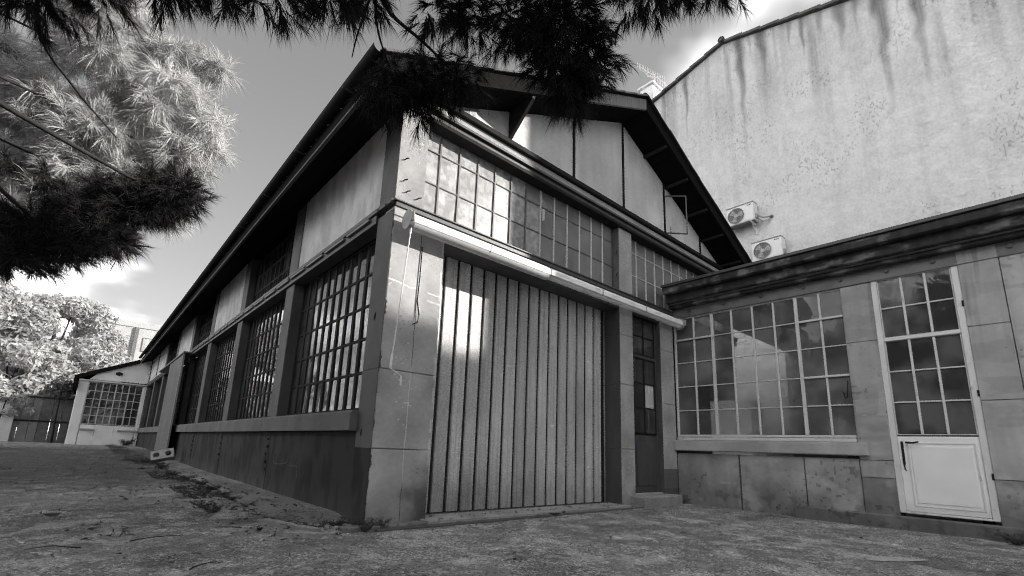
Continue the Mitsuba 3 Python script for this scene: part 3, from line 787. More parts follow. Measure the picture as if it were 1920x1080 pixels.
add(A + '__crank_rod', cat_([tube([[0.112, -0.19, 2.84], [0.085, -0.17, 2.2], [0.045, -0.16, 1.50]], 0.007, 8), tube([[0.045, -0.16, 1.54], [0.04, -0.16, 1.40]], 0.013, 8), tube([[0.04, -0.16, 1.405], [0.17, -0.15, 1.34]], 0.009, 8), tube([[0.17, -0.15, 1.34], [0.172, -0.15, 1.25]], 0.011, 8)]), 'm_white_metal', smooth=True)
add('wall_cable', cat_([tube([[0.372, -0.012, 2.83], [0.368, -0.014, 2.45], [0.362, -0.012, 2.2]], 0.006, 6), tube([[0.362, -0.012, 2.2], [0.385, -0.03, 2.05], [0.372, -0.035, 1.96], [0.32, -0.03, 1.93]], 0.007, 6)]), 'm_bar_dark', smooth=True,
    label='short dark cable hanging down the sunlit corner pier', cat='cable')
for x, z in ((0.07, 3.78), (0.075, 3.52), (0.12, 3.40), (0.26, 3.37)):
    add(B + '__wall_hook', tube([[x, 0.0, z], [x, -0.035, z], [x + 0.03, -0.045, z + 0.012]], 0.007, 6), 'm_bar_dark', smooth=True)

# ------------------------------------------------------------------ the low wing on the right
W = thing('low_wing', 'single-storey flat-roofed wing with white glazed door and large grid window', 'building')
XW = 5.70
JO = 0.004
# lower panels under the window
for a, b, dm in ((-1.045, -0.0, 0.0), (-1.94, -1.05, 0.002), (-2.60, -1.945, 0.0)):
    add(W + '__lower_panel', WING.box(a + JO, b - JO, -0.25, 0.0 + dm, -0.2, 0.735, 0.006), 'm_wing')
add(W + '__drain_pipe', tube([[XW - 0.005, -1.047, 0.73], [XW - 0.005, -1.046, -0.1]], 0.011, 8), 'm_steel_dark', smooth=True)
for z0, z1, m in ((-0.2, 0.5, 'm_wing_dark'), (0.505, 0.72, 'm_wing'), (0.725, 2.30, 'm_wing'), (2.305, 3.115, 'm_wing')):
    add(W + '__pier', WING.box(-2.955, -2.605, -0.3, 0.012, z0, z1, 0.006), m)
for z0, z1, m in ((-0.2, 0.55, 'm_wing_dark'), (0.556, 1.442, 'm_wing'), (1.448, 2.33, 'm_wing'), (2.336, 3.30, 'm_wing')):
    add(W + '__pier', WING.box(-4.19, -3.835, -0.3, 0.010, z0, z1, 0.006), m)
for a, b in ((-6.2, -4.197), (-8.4, -6.206)):
    add(W + '__wall_panel', WING.box(a, b, -0.3, 0.006, -0.2, 3.30, 0.006), 'm_wing')
for y0, y1, z0, z1, o in ((-2.95, -2.65, 0.74, 1.30, 0.0165), (-2.86, -2.63, 1.305, 1.47, 0.0165), (-2.89, -2.78, 1.475, 1.66, 0.0160), (-2.78, -2.61, 1.475, 1.52, 0.0160)):
    us = np.linspace(y0, y1, 9)
    top = [z1 + RNG.uniform(-0.02, 0.012) for _ in us]
    bot = [z0 + RNG.uniform(-0.015, 0.03) for _ in us]
    add(W + '__paint_patch', prism(list(zip(us, bot)) + list(zip(us[::-1], top[::-1])), XW - o, XW - 0.0125, 'x'), 'm_patch', label='pale scrubbed patch on the pier beside the door')
add(W + '__sill', WING.box(-2.72, 0.0, -0.08, 0.10, 0.775, 0.945, 0.012), 'm_sill_pale', label='stone sill of the large grid window')
add(W + '__sill_board', WING.box(-2.6, -0.03, -0.08, 0.03, 0.95, 1.0, 0.006), 'm_white_bar')
add(W + '__plinth', WING.box(-8.4, -1.80, -0.02, 0.115, -0.2, 0.062, 0.012), 'm_wing_dark', label='low plinth ledge along the foot of the wing')
# window 8 x 5 with heavier mullions every few bars
yu = [-2.60, -2.325, -2.015, -1.70, -1.385, -1.05, -0.72, -0.39, -0.05]
zu = [1.045, 1.455, 1.87, 2.295, 2.715, 3.10]


def wing_pane(i, j):
    return 'm_glass_clear' if (i, j) in ((2, 3), (6, 1), (5, 0), (3, 4)) else 'm_glass_wing'


wk = window(W + '__window', WING, yu, zu, -0.035, 0.026, 0.024, 0.035, 'm_white_bar', wing_pane, 'm_white_bar', heavy_u=(2, 6), hbar=0.016, label='large white grid window of the wing')
for z in (2.295 + 0.42, 1.87):
    add(wk + '__bar', WING.box(-2.60, -2.015, -0.03, 0.004, z - 0.018, z + 0.012, 0.003), 'm_white_bar')
add(wk + '__bar', WING.box(-0.72, -0.05, -0.03, 0.004, 2.70, 2.73, 0.003), 'm_white_bar')
add(W + '__window_hook', tube([[XW - 0.03, -2.58, 1.78], [XW - 0.05, -2.575, 1.68], [XW - 0.05, -2.56, 1.55], [XW - 0.04, -2.53, 1.54], [XW - 0.04, -2.52, 1.62]], 0.007, 6), 'm_bar_dark', smooth=True)
# white glazed door
dk = add(W + '__door', cat_([WING.box(-3.835, -3.77, -0.06, 0.0, 0.10, 3.17), WING.box(-3.02, -2.957, -0.06, 0.0, 0.10, 3.17), WING.box(-3.768, -3.022, -0.06, 0.004, 2.27, 2.32), WING.box(-3.768, -3.022, -0.06, -0.002, 3.12, 3.17)]), 'm_white_paint',
         label='white painted door with fifteen panes over a plain panel')
add(dk + '__lower_leaf', WING.box(-3.768, -3.022, -0.05, -0.012, 0.125, 1.03, 0.006), 'm_door_panel')
add(dk + '__panel', WING.box(-3.70, -3.14, -0.02, -0.003, 0.23, 0.91, 0.008), 'm_door_panel', label='plain raised lower panel of the white door')
for a in ((-3.735, -3.715, 0.20, 0.94), (-3.125, -3.105, 0.20, 0.94)):
    add(dk + '__moulding', WING.box(a[0], a[1], -0.02, -0.004, a[2], a[3], 0.004), 'm_white_paint')
for a in ((0.185, 0.202), (0.938, 0.955)):
    add(dk + '__moulding', WING.box(-3.735, -3.105, -0.02, -0.004, a[0], a[1], 0.004), 'm_white_paint')
add(dk + '__drip_board', WING.box(-3.77, -3.02, -0.02, 0.02, 0.098, 0.122, 0.006), 'm_white_paint')
for z0, z1, n in ((1.06, 2.265, 3), (2.325, 3.115, 2)):
    window(dk + '__glazing_frame', WING, lin(-3.755, -3.035, 3), lin(z0, z1, n), -0.03, 0.026, 0.024, 0.012, 'm_white_bar', 'm_glass_clear', hbar=0.018, holder=dk)
add(dk + '__handle', cat_([tube([[XW + 0.01, -3.115, 0.955], [XW - 0.05, -3.115, 0.955]], 0.011, 8), tube([[XW - 0.05, -3.115, 0.955], [XW - 0.055, -3.18, 0.95], [XW - 0.05, -3.235, 0.965]], 0.010, 8)]), 'm_bar_dark', smooth=True)
add(dk + '__lock_plate', cat_([WING.box(-3.075, -3.05, -0.012, 0.004, 0.68, 0.97, 0.004), tube([[XW - 0.01, -3.06, 0.68], [XW - 0.03, -3.07, 0.62], [XW - 0.02, -3.085, 0.61]], 0.007, 6)]), 'm_bar_dark')
for z in (0.55, 1.5, 2.6):
    add(dk + '__hinge', tube([[XW - 0.005, -3.83, z], [XW - 0.005, -3.83, z + 0.07]], 0.011, 8), 'm_bar_dark', smooth=True)
# steel lintel with bolt heads, cornice in courses
add(W + '__lintel', cat_([WING.box(-8.4, -0.001, -0.2, 0.02, 3.125, 3.135, 0.002), WING.box(-8.4, -0.001, -0.2, 0.008, 3.137, 3.30, 0.003)]), 'm_steel_mid')
for yy in (-0.35, -0.95, -1.55, -2.15, -2.62, -3.15, -3.62, -4.3):
    add(W + '__bolt', trimesh.creation.cylinder(0.026, 0.03, sections=10).apply_transform(trimesh.transformations.rotation_matrix(math.pi / 2, [0, 1, 0])).apply_translation([XW - 0.015, yy, 3.235]), 'm_steel_dark', smooth=30)
add(W + '__cornice', WING.box(-8.4, -0.001, -0.2, 0.12, 3.302, 3.355, 0.008), 'm_cornice')
add(W + '__cornice_trim', WING.box(-8.4, -0.001, -0.1, 0.155, 3.357, 3.378, 0.003), 'm_steel_mid')
add(W + '__cornice', WING.box(-8.4, -0.001, -0.2, 0.22, 3.38, 3.53, 0.012), 'm_cornice')
add(W + '__cornice', WING.box(-8.4, -0.001, -0.2, 0.33, 3.532, 3.65, 0.012), 'm_cornice')
add(W + '__roof_edge', WING.box(-8.4, -0.001, -0.2, 0.36, 3.652, 3.70, 0.005), 'm_steel_dark')
add(W + '__roof', box(5.9, 11.4, -8.4, -0.55, 3.5, 3.66, 0.01), 'm_tile')
add(W + '__wall', cat_([box(11.3, 11.4, -8.4, -0.0, -0.2, 3.5), box(5.9, 11.3, -8.4, -8.3, -0.2, 3.5), box(5.75, 11.3, -8.3, -0.2, -0.15, -0.12)]), 'm_interior_light')
add(W + '__ceiling', box(5.95, 11.3, -8.3, -0.1, 3.40, 3.45), 'm_interior_light')
# inside the wing
add('store_cupboard', cat_([box(7.0, 7.6, -0.75, 0.0, -0.12, 1.75, 0.01), box(6.985, 7.0, -0.72, -0.39, 0.0, 1.70, 0.004), box(6.985, 7.0, -0.36, -0.03, 0.0, 1.70, 0.004), box(6.97, 6.985, -0.42, -0.40, 1.3, 1.4, 0.003)]), 'm_white_wall',
    label='pale cupboard seen through the lower left panes of the large grid window', cat='cupboard')
add('work_bench', cat_([box(6.4, 7.2, -3.7, -2.3, 0.72, 0.78, 0.01)] + [box(x, x + 0.06, y, y + 0.06, -0.12, 0.72) for x in (6.42, 7.1) for y in (-3.68, -2.38)]), 'm_timber_dark', label='dark bench inside behind the white door', cat='bench')

# ------------------------------------------------------------------ neighbour house with blank gable
N = thing('neighbour_house', 'tall neighbouring house with blank stained gable wall', 'building')
nz = lambda y: 13.9 - (0.275 if y > 1.08 else 0.30) * abs(y - 1.08)
NA, NB = -8.0, 8.2
add(N + '__gable_wall', prism([(NA, -0.3), (NB, -0.3), (NB, nz(NB)), (1.08, 13.9), (NA, nz(NA))], 11.5, 11.8, 'x'), 'm_gable_wall')
add(N + '__wall', cat_([box(11.8, 20, NA, NA + 0.3, -0.3, nz(NA)), box(11.8, 20, NB - 0.3, NB, -0.3, nz(NB)), box(19.7, 20, NA + 0.3, NB - 0.3, -0.3, 11.2)]), 'm_house_wall')
add(N + '__roof', cat_([prism([(1.08, 13.92), (NB + 0.3, nz(NB + 0.3) + 0.02), (NB + 0.3, nz(NB + 0.3) + 0.16), (1.08, 14.06)], 11.5, 20.2, 'x'), prism([(1.078, 13.92), (NA - 0.3, nz(NA - 0.3) + 0.02), (NA - 0.3, nz(NA - 0.3) + 0.16), (1.078, 14.06)], 11.5, 20.2, 'x')]), 'm_tile')
yy = 1.0
while yy > NA:
    y2 = yy - 0.52
    a, b = np.array([yy, nz(yy) + 0.015]), np.array([y2 - 0.05, nz(y2 - 0.05) + 0.045])
    add(N + '__verge_tile', prism([(b[0], b[1]), (a[0], a[1]), (a[0], a[1] + 0.075), (b[0], b[1] + 0.09)], 11.40, 11.75, 'x'), 'm_tile')
    yy = y2
yy = 1.1
while yy < NB:
    y2 = yy + 0.52
    a, b = np.array([yy, nz(yy) + 0.015]), np.array([y2 + 0.05, nz(y2 + 0.05) + 0.045])
    add(N + '__verge_tile', prism([(a[0], a[1]), (b[0], b[1]), (b[0], b[1] + 0.09), (a[0], a[1] + 0.075)], 11.40, 11.75, 'x'), 'm_tile')
    yy = y2
add(N + '__ridge_cap', tube([[11.38, 1.08, 14.02], [20.2, 1.08, 14.02]], 0.11, 8), 'm_tile', smooth=True)
add(N + '__chimney', cat_([box(12.0, 12.7, 3.95, 4.5, 12.6, 14.55, 0.02), box(11.93, 12.77, 3.88, 4.57, 14.55, 14.65, 0.015)]), 'm_white_wall', label='white chimney stack')
# television aerial on a mast by the chimney
T0 = np.array([12.5, 4.2, 14.2])
AN = thing('television_aerial', 'rooftop television aerial with long toothed boom beside the white chimney', 'antenna')
add(AN + '__mast', tube([[12.45, 4.12, 13.1], [12.45, 4.12, 15.35]], 0.025, 6), 'm_white_metal', smooth=True)
b0, b1 = np.array([12.5, 4.92, 16.35]), np.array([12.5, 3.72, 14.75])
add(AN + '__boom', tube([b0, b1], 0.02, 6), 'm_white_metal', smooth=True)
for t in np.linspace(0.02, 0.98, 17):
    c = b0 + (b1 - b0) * t
    l = 0.10 + 0.10 * t
    add(AN + '__element', tube([c - [l, l * 0.6, -l * 0.35], c + [l, l * 0.6, -l * 0.35]], 0.010, 5), 'm_white_metal')
add(AN + '__reflector', tube([b1 + [0, 0, 0.0], b1 + [0.0, -0.12, -0.42]], 0.02, 6), 'm_white_metal', smooth=True)
add(AN + '__brace', tube([[12.45, 4.12, 15.2], [12.5, 4.45, 15.5], [12.5, 4.55, 15.86]], 0.015, 6), 'm_white_metal', smooth=True)

# ------------------------------------------------------------------ air conditioners
def aircon(yc, zc, label, pipe):
    k = thing('air_conditioner', label, 'air conditioner', 'air conditioning units on the gable wall')
    xf = 11.16
    y0, y1, z0, z1 = yc - 0.385, yc + 0.385, zc - 0.275, zc + 0.275
    add(k + '__casing', box(xf, xf + 0.28, y0, y1, z0, z1, 0.018), 'm_white_metal')
    add(k + '__lid', box(xf - 0.012, xf + 0.285, y0 - 0.006, y1 + 0.006, z1, z1 + 0.022, 0.006), 'm_bar_grey')
    cy, cz, r = yc + 0.11, zc - 0.01, 0.225
    an = np.linspace(0, 2 * math.pi, 25)
    add(k + '__fan_recess', trimesh.creation.cylinder(r, 0.006, sections=32).apply_transform(trimesh.transformations.rotation_matrix(math.pi / 2, [0, 1, 0])).apply_translation([xf - 0.002, cy, cz]), 'm_steel_mid')
    bl = []
    for q in range(3):
        a0 = q * 2 * math.pi / 3 + 0.5
        pts = [(0.03 * math.cos(a0), 0.03 * math.sin(a0))] + [(0.2 * math.cos(a0 + s), 0.2 * math.sin(a0 + s)) for s in np.linspace(-0.1, 0.75, 6)] + [(0.04 * math.cos(a0 + 1.2), 0.04 * math.sin(a0 + 1.2))]
        bl.append(prism([(cy + p, cz + s) for p, s in pts], xf - 0.012, xf - 0.007, 'x'))
    add(k + '__fan_blades', cat_(bl + [trimesh.creation.cylinder(0.05, 0.012, sections=16).apply_transform(trimesh.transformations.rotation_matrix(math.pi / 2, [0, 1, 0])).apply_translation([xf - 0.010, cy, cz])]), 'm_canvas')
    gr = [tube([[xf - 0.025, cy + rr * math.cos(a), cz + rr * math.sin(a)] for a in an], 0.004 if rr < 0.21 else 0.009, 5) for rr in (0.07, 0.11, 0.15, 0.19, 0.225)]
    gr += [tube([[xf - 0.025, cy + 0.05 * math.cos(a), cz + 0.05 * math.sin(a)], [xf - 0.025, cy + 0.225 * math.cos(a), cz + 0.225 * math.sin(a)]], 0.004, 4) for a in an[:-1:3]]
    add(k + '__fan_grille', cat_(gr), 'm_bar_grey')
    add(k + '__front_cover', box(xf - 0.008, xf, y0 + 0.015, y0 + 0.24, z0 + 0.03, z1 - 0.12, 0.003), 'm_white_metal')
    add(k + '__maker_plate', box(xf - 0.004, xf, y0 + 0.06, y0 + 0.19, z1 - 0.075, z1 - 0.05, 0.002), 'm_steel_mid')
    add(k + '__base_tray', box(xf + 0.005, xf + 0.27, y0 + 0.01, y1 - 0.01, z0 - 0.02, z0 - 0.001, 0.003), 'm_steel_mid')
    for yb in (y0 + 0.09, y1 - 0.06):
        add(k + '__wall_arm', cat_([box(xf - 0.09, 11.5, yb - 0.018, yb + 0.018, z0 - 0.055, z0 - 0.022, 0.004), tube([[xf + 0.05, yb, z0 - 0.05], [11.5, yb, z0 - 0.30]], 0.012, 5), box(11.47, 11.5, yb - 0.018, yb + 0.018, z0 - 0.33, z0 - 0.02, 0.003)]), 'm_white_metal')
    add(k + '__service_valve', box(xf + 0.05, xf + 0.2, y0 - 0.05, y0, z0 + 0.05, z0 + 0.2, 0.015), 'm_bar_grey')
    if pipe:
        add(k + '__pipe', tube([[xf + 0.13, y0 - 0.04, z0 + 0.14], [xf + 0.16, y0 - 0.16, z0 + 0.05], [xf + 0.24, y0 - 0.28, z0 + 0.06], [xf + 0.32, y0 - 0.33, z0 + 0.09]], 0.02, 8), 'm_bar_grey', smooth=True)
        add(k + '__pipe', tube([[xf + 0.13, y0 - 0.04, z0 + 0.08], [xf + 0.16, y0 - 0.14, z0 - 0.06], [xf + 0.28, y0 - 0.26, z0 - 0.02], [xf + 0.32, y0 - 0.32, z0 + 0.05]], 0.014, 8), 'm_bar_grey', smooth=True)
        add(k + '__wall_rose', trimesh.creation.icosphere(2, 0.05).apply_translation([11.49, y0 - 0.33, z0 + 0.08]), 'm_steel_mid', smooth=True)
    return k


aircon(0.80, 7.60, 'upper white air conditioner on the gable wall, pipes running to its right', True)
aircon(0.165, 6.33, 'lower white air conditioner just above the wing roof edge', False)

# ------------------------------------------------------------------ far annex at the end of the long side
H = thing('white_annex', 'small white annex with large grid window at the far end of the long side', 'building')
FA = Face('y', 26.0)
kz = lambda x: soffit_z(x)
add(H + '__pier', box(-2.66, -2.28, 26.0, 26.4, 0.0, 3.12, 0.02), 'm_white_wall')
add(H + '__pier', box(-0.16, -0.01, 26.02, 26.4, 0.0, 3.1, 0.01), 'm_white_wall')
add(H + '__gable', prism([(-2.28, 3.24), (-0.01, 3.24), (-0.01, kz(-0.01)), (-2.05, kz(-2.05))], 26.02, 26.3, 'y'), 'm_white_wall')
add(H + '__beam', box(-2.66, 0.0, 25.92, 26.3, 3.13, 3.20, 0.006), 'm_white_paint')
add(H + '__painted_beam_shadow', box(-1.1, 0.0, 25.9, 25.98, 3.205, 3.235, 0.004), 'm_bar_dark')  # dark bar drawn in place of a shadow line above the beam
window(H + '__window', FA, lin(-2.25, -0.19, 8), lin(1.12, 3.08, 5), -0.05, 0.03, 0.03, 0.03, 'm_white_bar', 'm_glass_clear', heavy_u=(2, 4, 6), label='grid window of the annex')
for a, b in ((-2.26, -1.72), (-1.715, -1.0), (-0.995, -0.18)):
    add(H + '__lower_panel', box(a, b, 26.01, 26.2, 0.0, 1.06, 0.01), 'm_white_wall')
add(H + '__shelf', box(-2.27, -1.73, 25.93, 26.01, 0.80, 0.88, 0.01), 'm_concrete')
add(H + '__shelf', box(-0.85, 0.0, 25.93, 26.01, 0.80, 0.88, 0.01), 'm_concrete')
add(H + '__vent', cat_([trimesh.creation.cylinder(0.11, 0.05, sections=16).apply_transform(trimesh.transformations.rotation_matrix(math.pi / 2, [1, 0, 0])).apply_transform(np.diag([1.3, 1, 0.8, 1])).apply_translation([-1.22, 26.0, 3.62])]), 'm_bar_dark', label='small dark oval vent')
add(H + '__roof', prism([(-2.85, kz(-2.85)), (-0.5, kz(-0.5)), (-0.5, kz(-0.5) + 0.2), (-2.85, kz(-2.85) + 0.2)], 25.88, 31.4, 'y'), 'm_fascia')
add(H + '__wall', cat_([box(-2.6, -2.5, 26.4, 31, 0, 3.1), box(-2.5, 0.3, 30.9, 31, 0, 4.2), box(-2.5, 0.3, 26.4, 30.9, 0.0, 0.05)]), 'm_interior')
add(H + '__edge_board', box(-2.84, -2.68, 25.5, 31, 2.75, 3.13, 0.01), 'm_soffit')

# ------------------------------------------------------------------ fence at the far left
FE = thing('plank_fence', 'dark vertical plank fence left of the white annex', 'fence')
x = -2.74
i = 0
while x > -4.9:
    w = 0.33 + 0.05 * ((i * 7) % 3)
    add(FE + '__plank', box(x - w + 0.02, x, 29.0 + 0.015 * (i % 2), 29.05 + 0.015 * (i % 2), 0.06, 2.42 + 0.04 * math.sin(i * 2.1), 0.006), 'm_fence' if i > 2 else 'm_steel_mid')
    x -= w
    i += 1
add(FE + '__rail', box(-4.9, -2.74, 28.94, 28.99, 1.12, 1.2, 0.006), 'm_timber_dark')
add(FE + '__rail', box(-9.5, -2.74, 28.94, 28.99, 2.30, 2.38, 0.006), 'm_timber_dark')
for x in (-4.95, -7.2, -9.4):
    add(FE + '__post', box(x - 0.06, x + 0.06, 28.9, 29.1, 0.0, 2.45, 0.01), 'm_timber_dark')
SHT = thing('metal_sheet', 'pale metal sheet gate leaf left of the dark planks', 'gate')
add(SHT + '__panel', box(-7.1, -4.75, 28.80, 28.84, 0.1, 1.95, 0.01), 'm_white_wall')
add(SHT + '__frame', cat_([box(-7.15, -4.7, 28.78, 28.86, 0.06, 0.1), box(-7.15, -4.7, 28.78, 28.86, 1.95, 1.99)]), 'm_white_metal')

# far white tower block
TW = thing('tower_block', 'far white apartment block rising behind the trees', 'building')
add(TW + '__wall', box(-1.5, 12, 66, 80, 0, 13.2, 0.05), 'm_tower')
add(TW + '__parapet', box(-1.6, 12.1, 65.9, 66.2, 13.2, 13.9, 0.03), 'm_tower')
for i in range(5):
    x0 = -1.0 + i * 2.4
    add(TW + '__rib', box(x0 + 1.55, x0 + 1.95, 65.7, 66.0, 0, 13.2, 0.03), 'm_steel_mid')
    for fl in range(4):
        k = add(TW + '__window', box(x0, x0 + 1.3, 65.94, 65.99, 1.4 + fl * 3, 3.1 + fl * 3, 0.02), 'm_steel_mid')
        add(k + '__pane', box(x0 + 0.1, x0 + 1.2, 65.91, 65.935, 1.5 + fl * 3, 3.0 + fl * 3, 0.01), 'm_sill_pale')

# ------------------------------------------------------------------ unseen building added behind the camera, sized to keep sun off the yard
R = thing('added_shade_building', 'unseen building added across the yard behind the viewer to block the low sun', 'building')
add(R + '__wall', box(8.2, 38, -22, -14, -0.3, 10.3, 0.05), 'm_house_wall')
add(R + '__roof', cat_([box(8.0, 38.2, -22.2, -13.8, 10.3, 10.62, 0.03)]), 'm_tile')
for i in range(7):
    for fl in range(3):
        k = add(R + '__window', box(9.2 + i * 4, 10.5 + i * 4, -14.02, -13.97, 1.2 + fl * 3, 2.9 + fl * 3, 0.02), 'm_white_paint')
        add(k + '__pane', box(9.3 + i * 4, 10.4 + i * 4, -13.968, -13.96, 1.3 + fl * 3, 2.8 + fl * 3, 0.004), 'm_black')


# ------------------------------------------------------------------ foliage
def unit(v):
    return v / (np.linalg.norm(v, axis=-1, keepdims=True) + 1e-12)


def tufts(P, D, n, length, width, spread, rng, droop=0.12):
    """Bundles of needles: n blades at each shoot P pointing about D; each blade 3 triangles."""
    N = len(P)
    P = np.repeat(P, n, 0)
    D0 = np.repeat(D, n, 0)
    t = rng.random(N * n)[:, None]
    base = P + D0 * (t - 0.5) * length * 0.9
    d = unit(D0 * (0.75 + 0.5 * rng.random((N * n, 1))) + rng.normal(size=(N * n, 3)) * spread)
    L = length * (0.45 + 0.8 * rng.random((N * n, 1))) * np.repeat(0.75 + 0.5 * rng.random((N, 1)), n, 0)
    side = unit(np.cross(d, rng.normal(size=(N * n, 3))))
    w = width * (0.7 + 0.6 * rng.random((N * n, 1)))
    mid = base + d * L * 0.55
    mid[:, 2] -= (droop * 0.25 * L)[:, 0]
    tip = base + d * L
    tip[:, 2] -= (droop * L)[:, 0]
    v = np.stack([base - side * w * 0.5, base + side * w * 0.5, mid - side * w * 0.45, mid + side * w * 0.45, tip], 1).reshape(-1, 3)
    k = np.arange(N * n)[:, None] * 5
    f = np.stack([k + [0, 1, 3], k + [0, 3, 2], k + [2, 3, 4]], 1).reshape(-1, 3)
    return v, f


def blob_points(centers, radii, per, rng, squash=0.75, inner=0.45):
    P, D = [], []
    for c, r in zip(centers, radii):
        n = int(per * (r / 0.5) ** 2)
        d = unit(rng.normal(size=(n, 3)))
        rr = r * (inner + (1 - inner) * rng.random(n) ** 0.6) * (0.75 + 0.5 * meshkit.noise(d * 2.5 + c, 3))
        p = np.array(c) + d * rr[:, None] * [1, 1, squash]
        P.append(p)
        D.append(unit(d * 0.8 + rng.normal(size=(n, 3)) * 0.35 + [0, 0, 0.15]))
    return np.vstack(P), np.vstack(D)


# the pine at the left, sunlight put into its pale needle colour
LP = thing('pine_tree', 'pine whose crown, with needles coloured pale for sunlight, fills the upper left', 'tree')
rng = np.random.default_rng(11)
LC = [(-1.96, 0.15, 3.45), (-1.91, 0.3, 3.02), (-2.48, 0.38, 3.64), (-2.46, 0.46, 3.1), (-2.89, 0.75, 3.32), (-2.79, 0.8, 2.76), (-2.3, 0.47, 2.66), (-1.9, 0.34, 2.62), (-2.56, 0.59, 2.28), (-2.25, 0.51, 2.27),
      (-2.78, 0.71, 2.15), (-3.32, 1.07, 2.93), (-3.17, 0.92, 2.3), (-1.98, 0.2, 3.85), (-2.5, 0.6, 4.2), (-3.3, 1.0, 3.7), (-3.9, 1.3, 3.2), (-3.9, 1.2, 2.5), (-2.2, 0.9, 3.3), (-2.6, 1.2, 2.9)]
LR = [0.36, 0.36, 0.45, 0.42, 0.5, 0.46, 0.42, 0.26, 0.34, 0.26, 0.4, 0.55, 0.45, 0.3, 0.55, 0.6, 0.65, 0.6, 0.5, 0.6]
LC2, LR2 = [], []
for c, q in zip(LC, LR):
    for k2 in range(8):
        d = unit(rng.normal(size=3)) * q * rng.uniform(0.2, 0.9)
        LC2.append(tuple(np.array(c) + d * [1, 1, 0.8]))
        LR2.append(q * rng.uniform(0.30, 0.48))
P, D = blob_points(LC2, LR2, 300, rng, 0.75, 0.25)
add(LP + '__needles', tufts(P, unit(D + rng.normal(size=D.shape) * 0.35), 72, 0.135, 0.0039, 0.46, rng, 0.28), 'm_needle_sunlit', kind='stuff')
add(LP + '__trunk', tube(curve([[-5.9, -0.9, -0.2], [-5.8, -0.85, 1.5], [-5.6, -0.9, 3.2], [-5.5, -0.8, 6.0]], 16), 0.24, 12, 0.12), 'm_bark', smooth=True)
for c in (LC[2], LC[4], LC[6], LC[10], LC[8], LC[13], LC[9], LC[1]):
    s = np.array([-5.65, -0.88, 2.2 + 0.35 * (c[2] - 2)])
    e = np.array(c)
    add(LP + '__branch', tube(curve([s, s * 0.55 + e * 0.45 + [0, 0, 0.15], e + [-0.25, 0, 0.02], e + [0.15, -0.02, 0.03]], 14), 0.015, 7, 0.003), 'm_bark', smooth=True)
crown = [(-5.6, -0.9, 4.8), (-5.0, -0.6, 5.2), (-6.4, -1.0, 4.9), (-5.5, -1.3, 5.6), (-6.0, -0.5, 5.6), (-6.9, -0.8, 5.4), (-5.2, -0.9, 6.1)]
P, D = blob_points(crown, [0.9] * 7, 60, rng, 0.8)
add(LP + '__needles', tufts(P, D, 30, 0.15, 0.007, 0.42, rng), 'm_needle_sunlit', kind='stuff')

# the pine overhead, its hanging boughs coloured dark to stand for shade
DP = thing('shade_painted_pine_tree', 'pine overhead with drooping needle clusters painted black for shade along the top', 'tree')
rng = np.random.default_rng(23)
OC = [(-0.66, -1.80, 3.20, .20), (-0.84, -1.67, 3.14, .20), (-0.98, -1.62, 3.02, .17), (-0.75, -1.72, 3.08, .19), (-0.52, -1.9, 3.22, .18), (-0.19, -2.56, 3.26, .27), (0.06, -2.62, 3.26, .20), (0.05, -2.47, 3.10, .17), (-0.08, -2.55, 3.12, .19),
      (-0.40, -2.50, 3.30, .20), (-0.53, -2.47, 3.34, .22), (-0.72, -2.28, 3.34, .19), (-0.93, -2.23, 3.30, .18), (-0.2, -2.6, 3.45, .3), (-1.54, -2.14, 3.02, .18), (-1.78, -2.01, 2.93, .19), (-1.98, -1.69, 3.10, .17), (-2.22, -1.55, 3.08, .18),
      (-2.51, -1.26, 3.05, .22), (-2.74, -1.1, 2.96, .22), (-1.35, -2.1, 3.2, .16), (0.35, -3.18, 3.76, .20), (0.52, -3.3, 3.8, .22), (0.2, -3.0, 3.7, .25), (-0.6, -2.9, 3.6, .35), (-1.2, -2.5, 3.5, .3), (-1.8, -2.2, 3.35, .3), (-2.6, -1.6, 3.35, .4), (-3.2, -1.2, 3.2, .4)]
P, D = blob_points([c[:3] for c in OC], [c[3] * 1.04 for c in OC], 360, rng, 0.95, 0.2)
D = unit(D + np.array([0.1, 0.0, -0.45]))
add(DP + '__needles', tufts(P, D, 52, 0.105, 0.0030, 0.36, rng, 0.35), 'm_needle_shade_dark', kind='stuff')
MID = [(-2.62, 0.22, 2.46), (-2.3, 0.16, 2.52), (-2.05, 0.12, 2.68), (-2.85, 0.3, 2.5)]  # dark clusters that soften the upper edge of the painted shade
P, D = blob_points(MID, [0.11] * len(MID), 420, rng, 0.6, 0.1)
add(DP + '__needles', tufts(P, D, 46, 0.11, 0.0034, 0.4, rng, 0.2), 'm_needle_shade_dark', kind='stuff')
LOW = [(-2.68, 0.18, 1.84), (-2.44, 0.17, 1.98), (-2.26, 0.13, 2.10), (-2.60, 0.21, 2.10), (-2.36, 0.18, 2.25), (-2.12, 0.13, 2.38), (-1.86, 0.11, 2.62), (-1.98, 0.09, 2.50), (-2.82, 0.31, 2.06), (-2.9, 0.24, 1.84)]  # shade of the lower crown, made with dark-coloured needle clusters
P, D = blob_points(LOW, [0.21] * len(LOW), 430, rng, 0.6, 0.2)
add(DP + '__needles', tufts(P, D, 54, 0.115, 0.0036, 0.38, rng, 0.2), 'm_needle_shade_dark', kind='stuff')
for c in LOW[::3]:
    e = np.array(c)
    add(DP + '__branch', tube(curve([[-4.3, -2.6, 2.9], [-3.6, -1.2, 2.6], e * 0.7 + np.array([-3.2, -0.6, 2.4]) * 0.3, e], 14), 0.03, 7, 0.005), 'm_bark', smooth=True)
